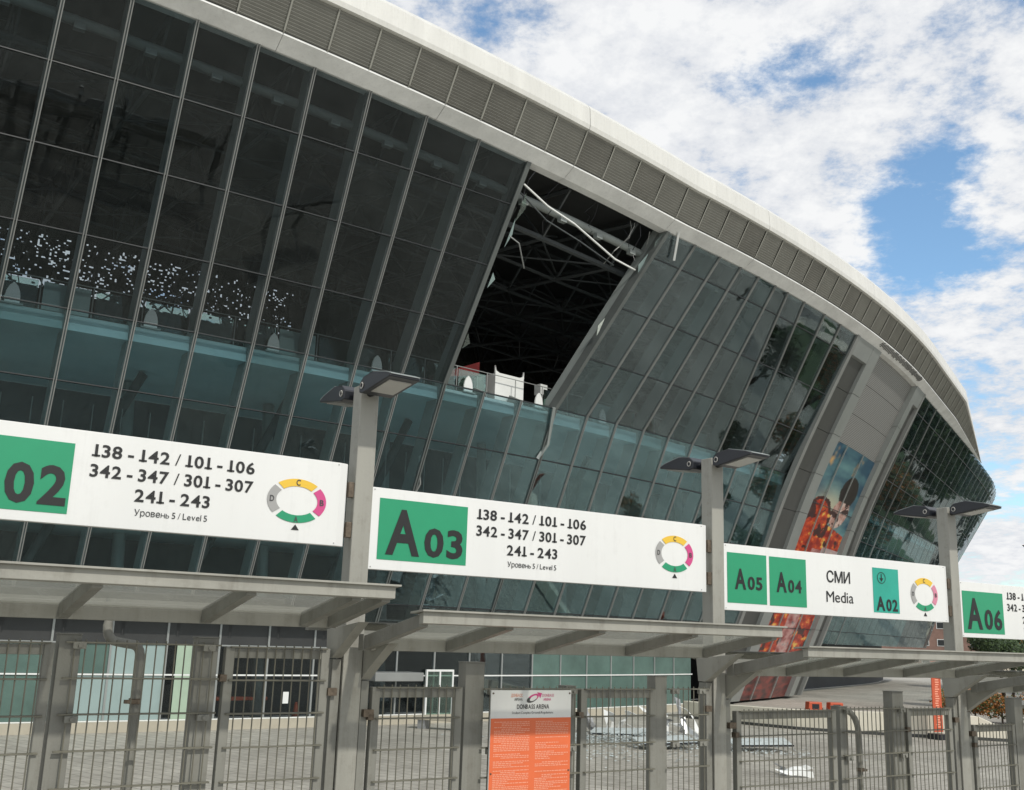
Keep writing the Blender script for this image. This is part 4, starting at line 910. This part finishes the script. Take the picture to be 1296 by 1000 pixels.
# banner stand, crates, cone, bench
o = thing('banner_stand', 'tall orange banner on a dark foot beyond the right gates', 'banner', (17.3, 43.2, G), .5)
part('banner', 'bn', lambda b: b.box(-.26, .26, -.015, .015, .28, 3.0), M['cone'], o); part('banner_foot', 'bnf', lambda b: b.box(-.3, .3, -.3, .3, 0, .22), M['dark'], o, bev=.02)
def bp(b):
    random.seed(2)
    for k in range(26): z = .45+k*.09; flat(b, -.08+random.uniform(-.04,.02), .1+random.uniform(-.04,.05), z, z+.045, -.0165)
tag(part('banner_print', 'bpr', bp, M['orangepale'], o), kind='stuff')
for k, (x, lab) in enumerate(((16.2, 'orange barrier block left of two by the building foot'), (17.3, 'orange barrier block right of two by the building foot'))):
    o = thing('barrier_block', lab, 'barrier', (x, 56.5, G), .2, 'orange barrier blocks'); part('block_body', 'bb', lambda b: (b.prism([(-.42, 0), (.42, 0), (.36, .6), (-.36, .6)], -.22, .22)), M['cone'], o, bev=.03); part('block_slot', 'bs', lambda b: b.box(-.2, .2, -.226, -.2205, .25, .5), M['dark'], o)
o = thing('traffic_cone', 'small orange cone at the shopfront sill', 'cone', P(-51.35, RG-.9, -3.3), 0)
part('cone_body', 'cn', lambda b: b.tube([(0,0,.04), (0,0,.65)], [.17, .04], 12), M['cone'], o, True); part('cone_base', 'cnb', lambda b: b.box(-.22, .22, -.22, .22, 0, .04), M['cone'], o)
t = -52.6; o = thing('orange_bench', 'long low orange counter seen through the dark shopfront glass', 'bench', P(t, RG-1.4, G), math.radians(t)+math.pi/2)
part('bench_top', 'bt', lambda b: b.box(-1.3, 1.3, -.2, .2, .85, .97), M['cone'], o, bev=.02)
for x in (-1.1, 1.1): part('leg', ('bl', x), lambda b: b.box(x-.04, x+.04, -.15, .15, 0, .85), M['dark'], o)
for k, t in enumerate((-51.85, -51.1)):
    o = thing('paper_notice', 'white paper notice on dark shopfront glass, %s of two' % ('left', 'right')[k], 'notice', P(t, RG+.04, -2.45), math.radians(t)+math.pi/2, 'paper notices on the shopfront'); part('paper', 'pp', lambda b: b.box(-.11, .11, -.004, .004, -.18, .22), M['white'], o)
# entrance door unit
t = -48.25; dr = link('entrance_door', None, stad); dr.location = P(t, RG+.14, -3.45); dr.rotation_euler = (0, 0, math.radians(t)+math.pi/2)
for x in (-.68, -.02, .64): part('door_stile', ('ds', x), lambda b: b.box(x-.035, x+.035, -.04, .04, .05, 1.95), M['white'], dr)
part('door_head', 'dh', lambda b: b.box(-.715, .675, -.04, .04, 1.952, 2.03), M['white'], dr)
part('door_leaf', 'dl', lambda b: b.box(-.64, -.06, -.01, .01, .1, 1.94), M['glassclear'], dr); part('door_leaf', 'dl2', lambda b: b.box(.02, .60, -.01, .01, .1, 1.94), M['glassclear'], dr)
part('push_bar', 'pb', lambda b: b.box(-.58, -.12, -.05, -.02, 1.0, 1.05), M['tent'], dr)
cn = link('door_canopy', None, stad); t = -49.6; cn.location = P(t, RG+.6, -1.66); cn.rotation_euler = (0, 0, math.radians(t)+math.pi/2)
part('canopy_box', 'dcb', lambda b: b.box(-1.2, 1.0, -.5, .5, -.16, .16), M['alu'], cn, bev=.02)
o = thing('stone_bench', 'low grey stone bench by the entrance door', 'bench', (-2.2, 40.2, G), -.35)
part('bench_slab', 'sb', lambda b: b.box(-1.0, 1.0, -.3, .3, .32, .45), M['plinth'], o, bev=.02)
for x in (-.7, .7): part('bench_foot', ('sbf', x), lambda b: b.box(x-.15, x+.15, -.22, .22, 0, .32), M['bent'], o)
# distant canopy line at the right
root = thing('distant_canopy', 'second canopy seen beyond the fence at the right', 'canopy', (9.6, 18.6, 0), .12)
part('roof_slab', 'dcs', lambda b: b.prism([(0, -.93), (.5, -.78), (6, -.74), (6, -.93), (.6, -1.02), (.1, -1.0)], 0, 1.5), M['post2'], root, bev=.02)
for x in (1.2, 4.4): part('leg', ('dcl', x), lambda b: b.box(x, x+.14, .6, .74, -3.3, -1.03), M['post2'], root)

# ------------------------------------------------------------------ vegetation and far things
def crown(seed, rad, n, mm, sq=.8, leaf=.28):
    random.seed(seed); b = MB(); blobs = [(Vector((random.uniform(-1, 1), random.uniform(-1, 1), random.uniform(-.7, .9)))*rad*.62, rad*random.uniform(.28, .5)) for _ in range(15)]
    for k in range(n):
        c_, r = random.choice(blobs); d = Vector((random.gauss(0, 1), random.gauss(0, 1), random.gauss(0, 1))).normalized()*r*random.uniform(.6, 1.05); p = c_+d; p.z *= sq
        a = Vector((random.uniform(-1, 1), random.uniform(-1, 1), random.uniform(-1, 1))).normalized(); c2 = a.orthogonal().normalized(); s = leaf*random.uniform(.6, 1.3)
        b.quad(p-a*s*.5, p+c2*s*.35, p+a*s*.5, p-c2*s*.35, 0 if random.random() < .6 else 1)
    return b.mesh('crown', mm, recalc=False)
CR = [crown(1, 3.2, 5200, [M['leaf'], M['leaf2']]), crown(2, 3.6, 5200, [M['leaf2'], M['leaf']]), crown(3, 2.8, 4200, [M['leaf'], M['leafor']])]
def trunk(b):
    b.tube([(0, 0, 0), (.05, 0, 1.5), (-.05, .05, 3.2), (.1, 0, 5.0)], [.26, .2, .15, .06], 8)
    for a in range(6):
        q = a*1.05; b.tube([(0, 0, 2.2+.35*a), (math.cos(q)*.9, math.sin(q)*.9, 3.4+.4*a), (math.cos(q)*1.8, math.sin(q)*1.8, 4.4+.4*a)], [.09, .05, .02], 5)
tb = MB(); trunk(tb); TM = tb.mesh('trunk', M['bark'], True)
TL = [(30.5, 66, .62), (33.5, 71, .6), (37, 76, .7), (35, 62, .6), (41, 84, .8), (44, 72, .9), (50, 86, 1.0), (52, 66, 1.1), (60, 80, 1.3), (66, 60, 1.3), (74, 92, 1.4), (82, 70, 1.4), (47, 98, 1.1), (90, 100, 1.6), (64, 112, 1.5), (100, 76, 1.6), (92, 160, 3.0), (104, 150, 3.2), (88, 138, 2.4), (112, 172, 3.2), (122, 158, 3.3), (98, 132, 2.6), (132, 176, 3.4), (118, 138, 2.8)]
where = ['small leafy tree closest to the building foot at the right edge', 'small tree just behind the hedge at the right edge', 'round tree rising behind the low wall on the right', 'low tree behind the orange hedge', 'mid sized tree in the back row right of the hedge']
for k, (x, y, s_) in enumerate(TL):
    if k < 5: o = thing('tree', where[k], 'tree', (x, y, G), k*1.3, 'trees right of the stadium')
    else: o = thing('tree', 'broad green tree on the lawn outside the right edge', 'tree', (x, y, G), k*1.3, 'lawn trees outside the right edge')
    o.scale = (s_, s_, s_); link('trunk', TM, o); c_ = link('crown', CR[k % 3], o); c_.location = (0, 0, 5.4)
HM = [crown(30+k, 1.0, 1500, [M['leafor'], M['leaf']], .8, .12) for k in range(2)]
for k in range(6):
    o = thing('autumn_shrub', ['orange shrub leftmost in the hedge', 'orange shrub second from the left in the hedge', 'orange shrub in the middle of the hedge', 'orange shrub right of the middle of the hedge', 'orange shrub near the right end of the hedge', 'orange shrub last at the right end'][k], 'shrub', (22.4+1.15*k, 54.5-.4*k, G), k, 'orange brown hedge shrubs')
    c_ = link('foliage', HM[k % 2], o); c_.location = (0, 0, .85); b = MB(); b.tube([(0,0,0), (0,0,.8)], .05, 5); link('stem', b.mesh('stem', M['bark']), o)
def block(x, y, w, d_, h, m, lab, rz=0, nw=5, nf=3):
    o = thing('far_building', lab, 'building', (x, y, G), rz)
    part('wall', ('bw', x), lambda b: b.box(-w/2, w/2, 0, d_, 0, h), m, o); part('roof', ('br', x), lambda b: b.box(-w/2-.2, w/2+.2, -.2, d_+.2, h+.003, h+.35), M['plinth'], o)
    for i in range(nw):
        for j in range(nf):
            wx = -w/2+w*(i+.5)/nw; wz = h*(j+.55)/nf; f = part('window', ('bwin', x), lambda b: b.box(-.7, .7, -.06, .02, -.6, .6), M['white'], o); f.location = (wx, 0, wz)
            g = part('pane', ('bpan', x), lambda b: b.box(-.6, .6, -.09, -.062, -.5, .5), M['alu_dark'], f)
block(76, 190, 22, 12, 9.0, M['brick'], 'long brick building far off between canopies at right', -.2, 8, 3)
block(100, 200, 18, 12, 7.0, M['palewall'], 'pale far building right of the brick one', -.2, 6, 2)
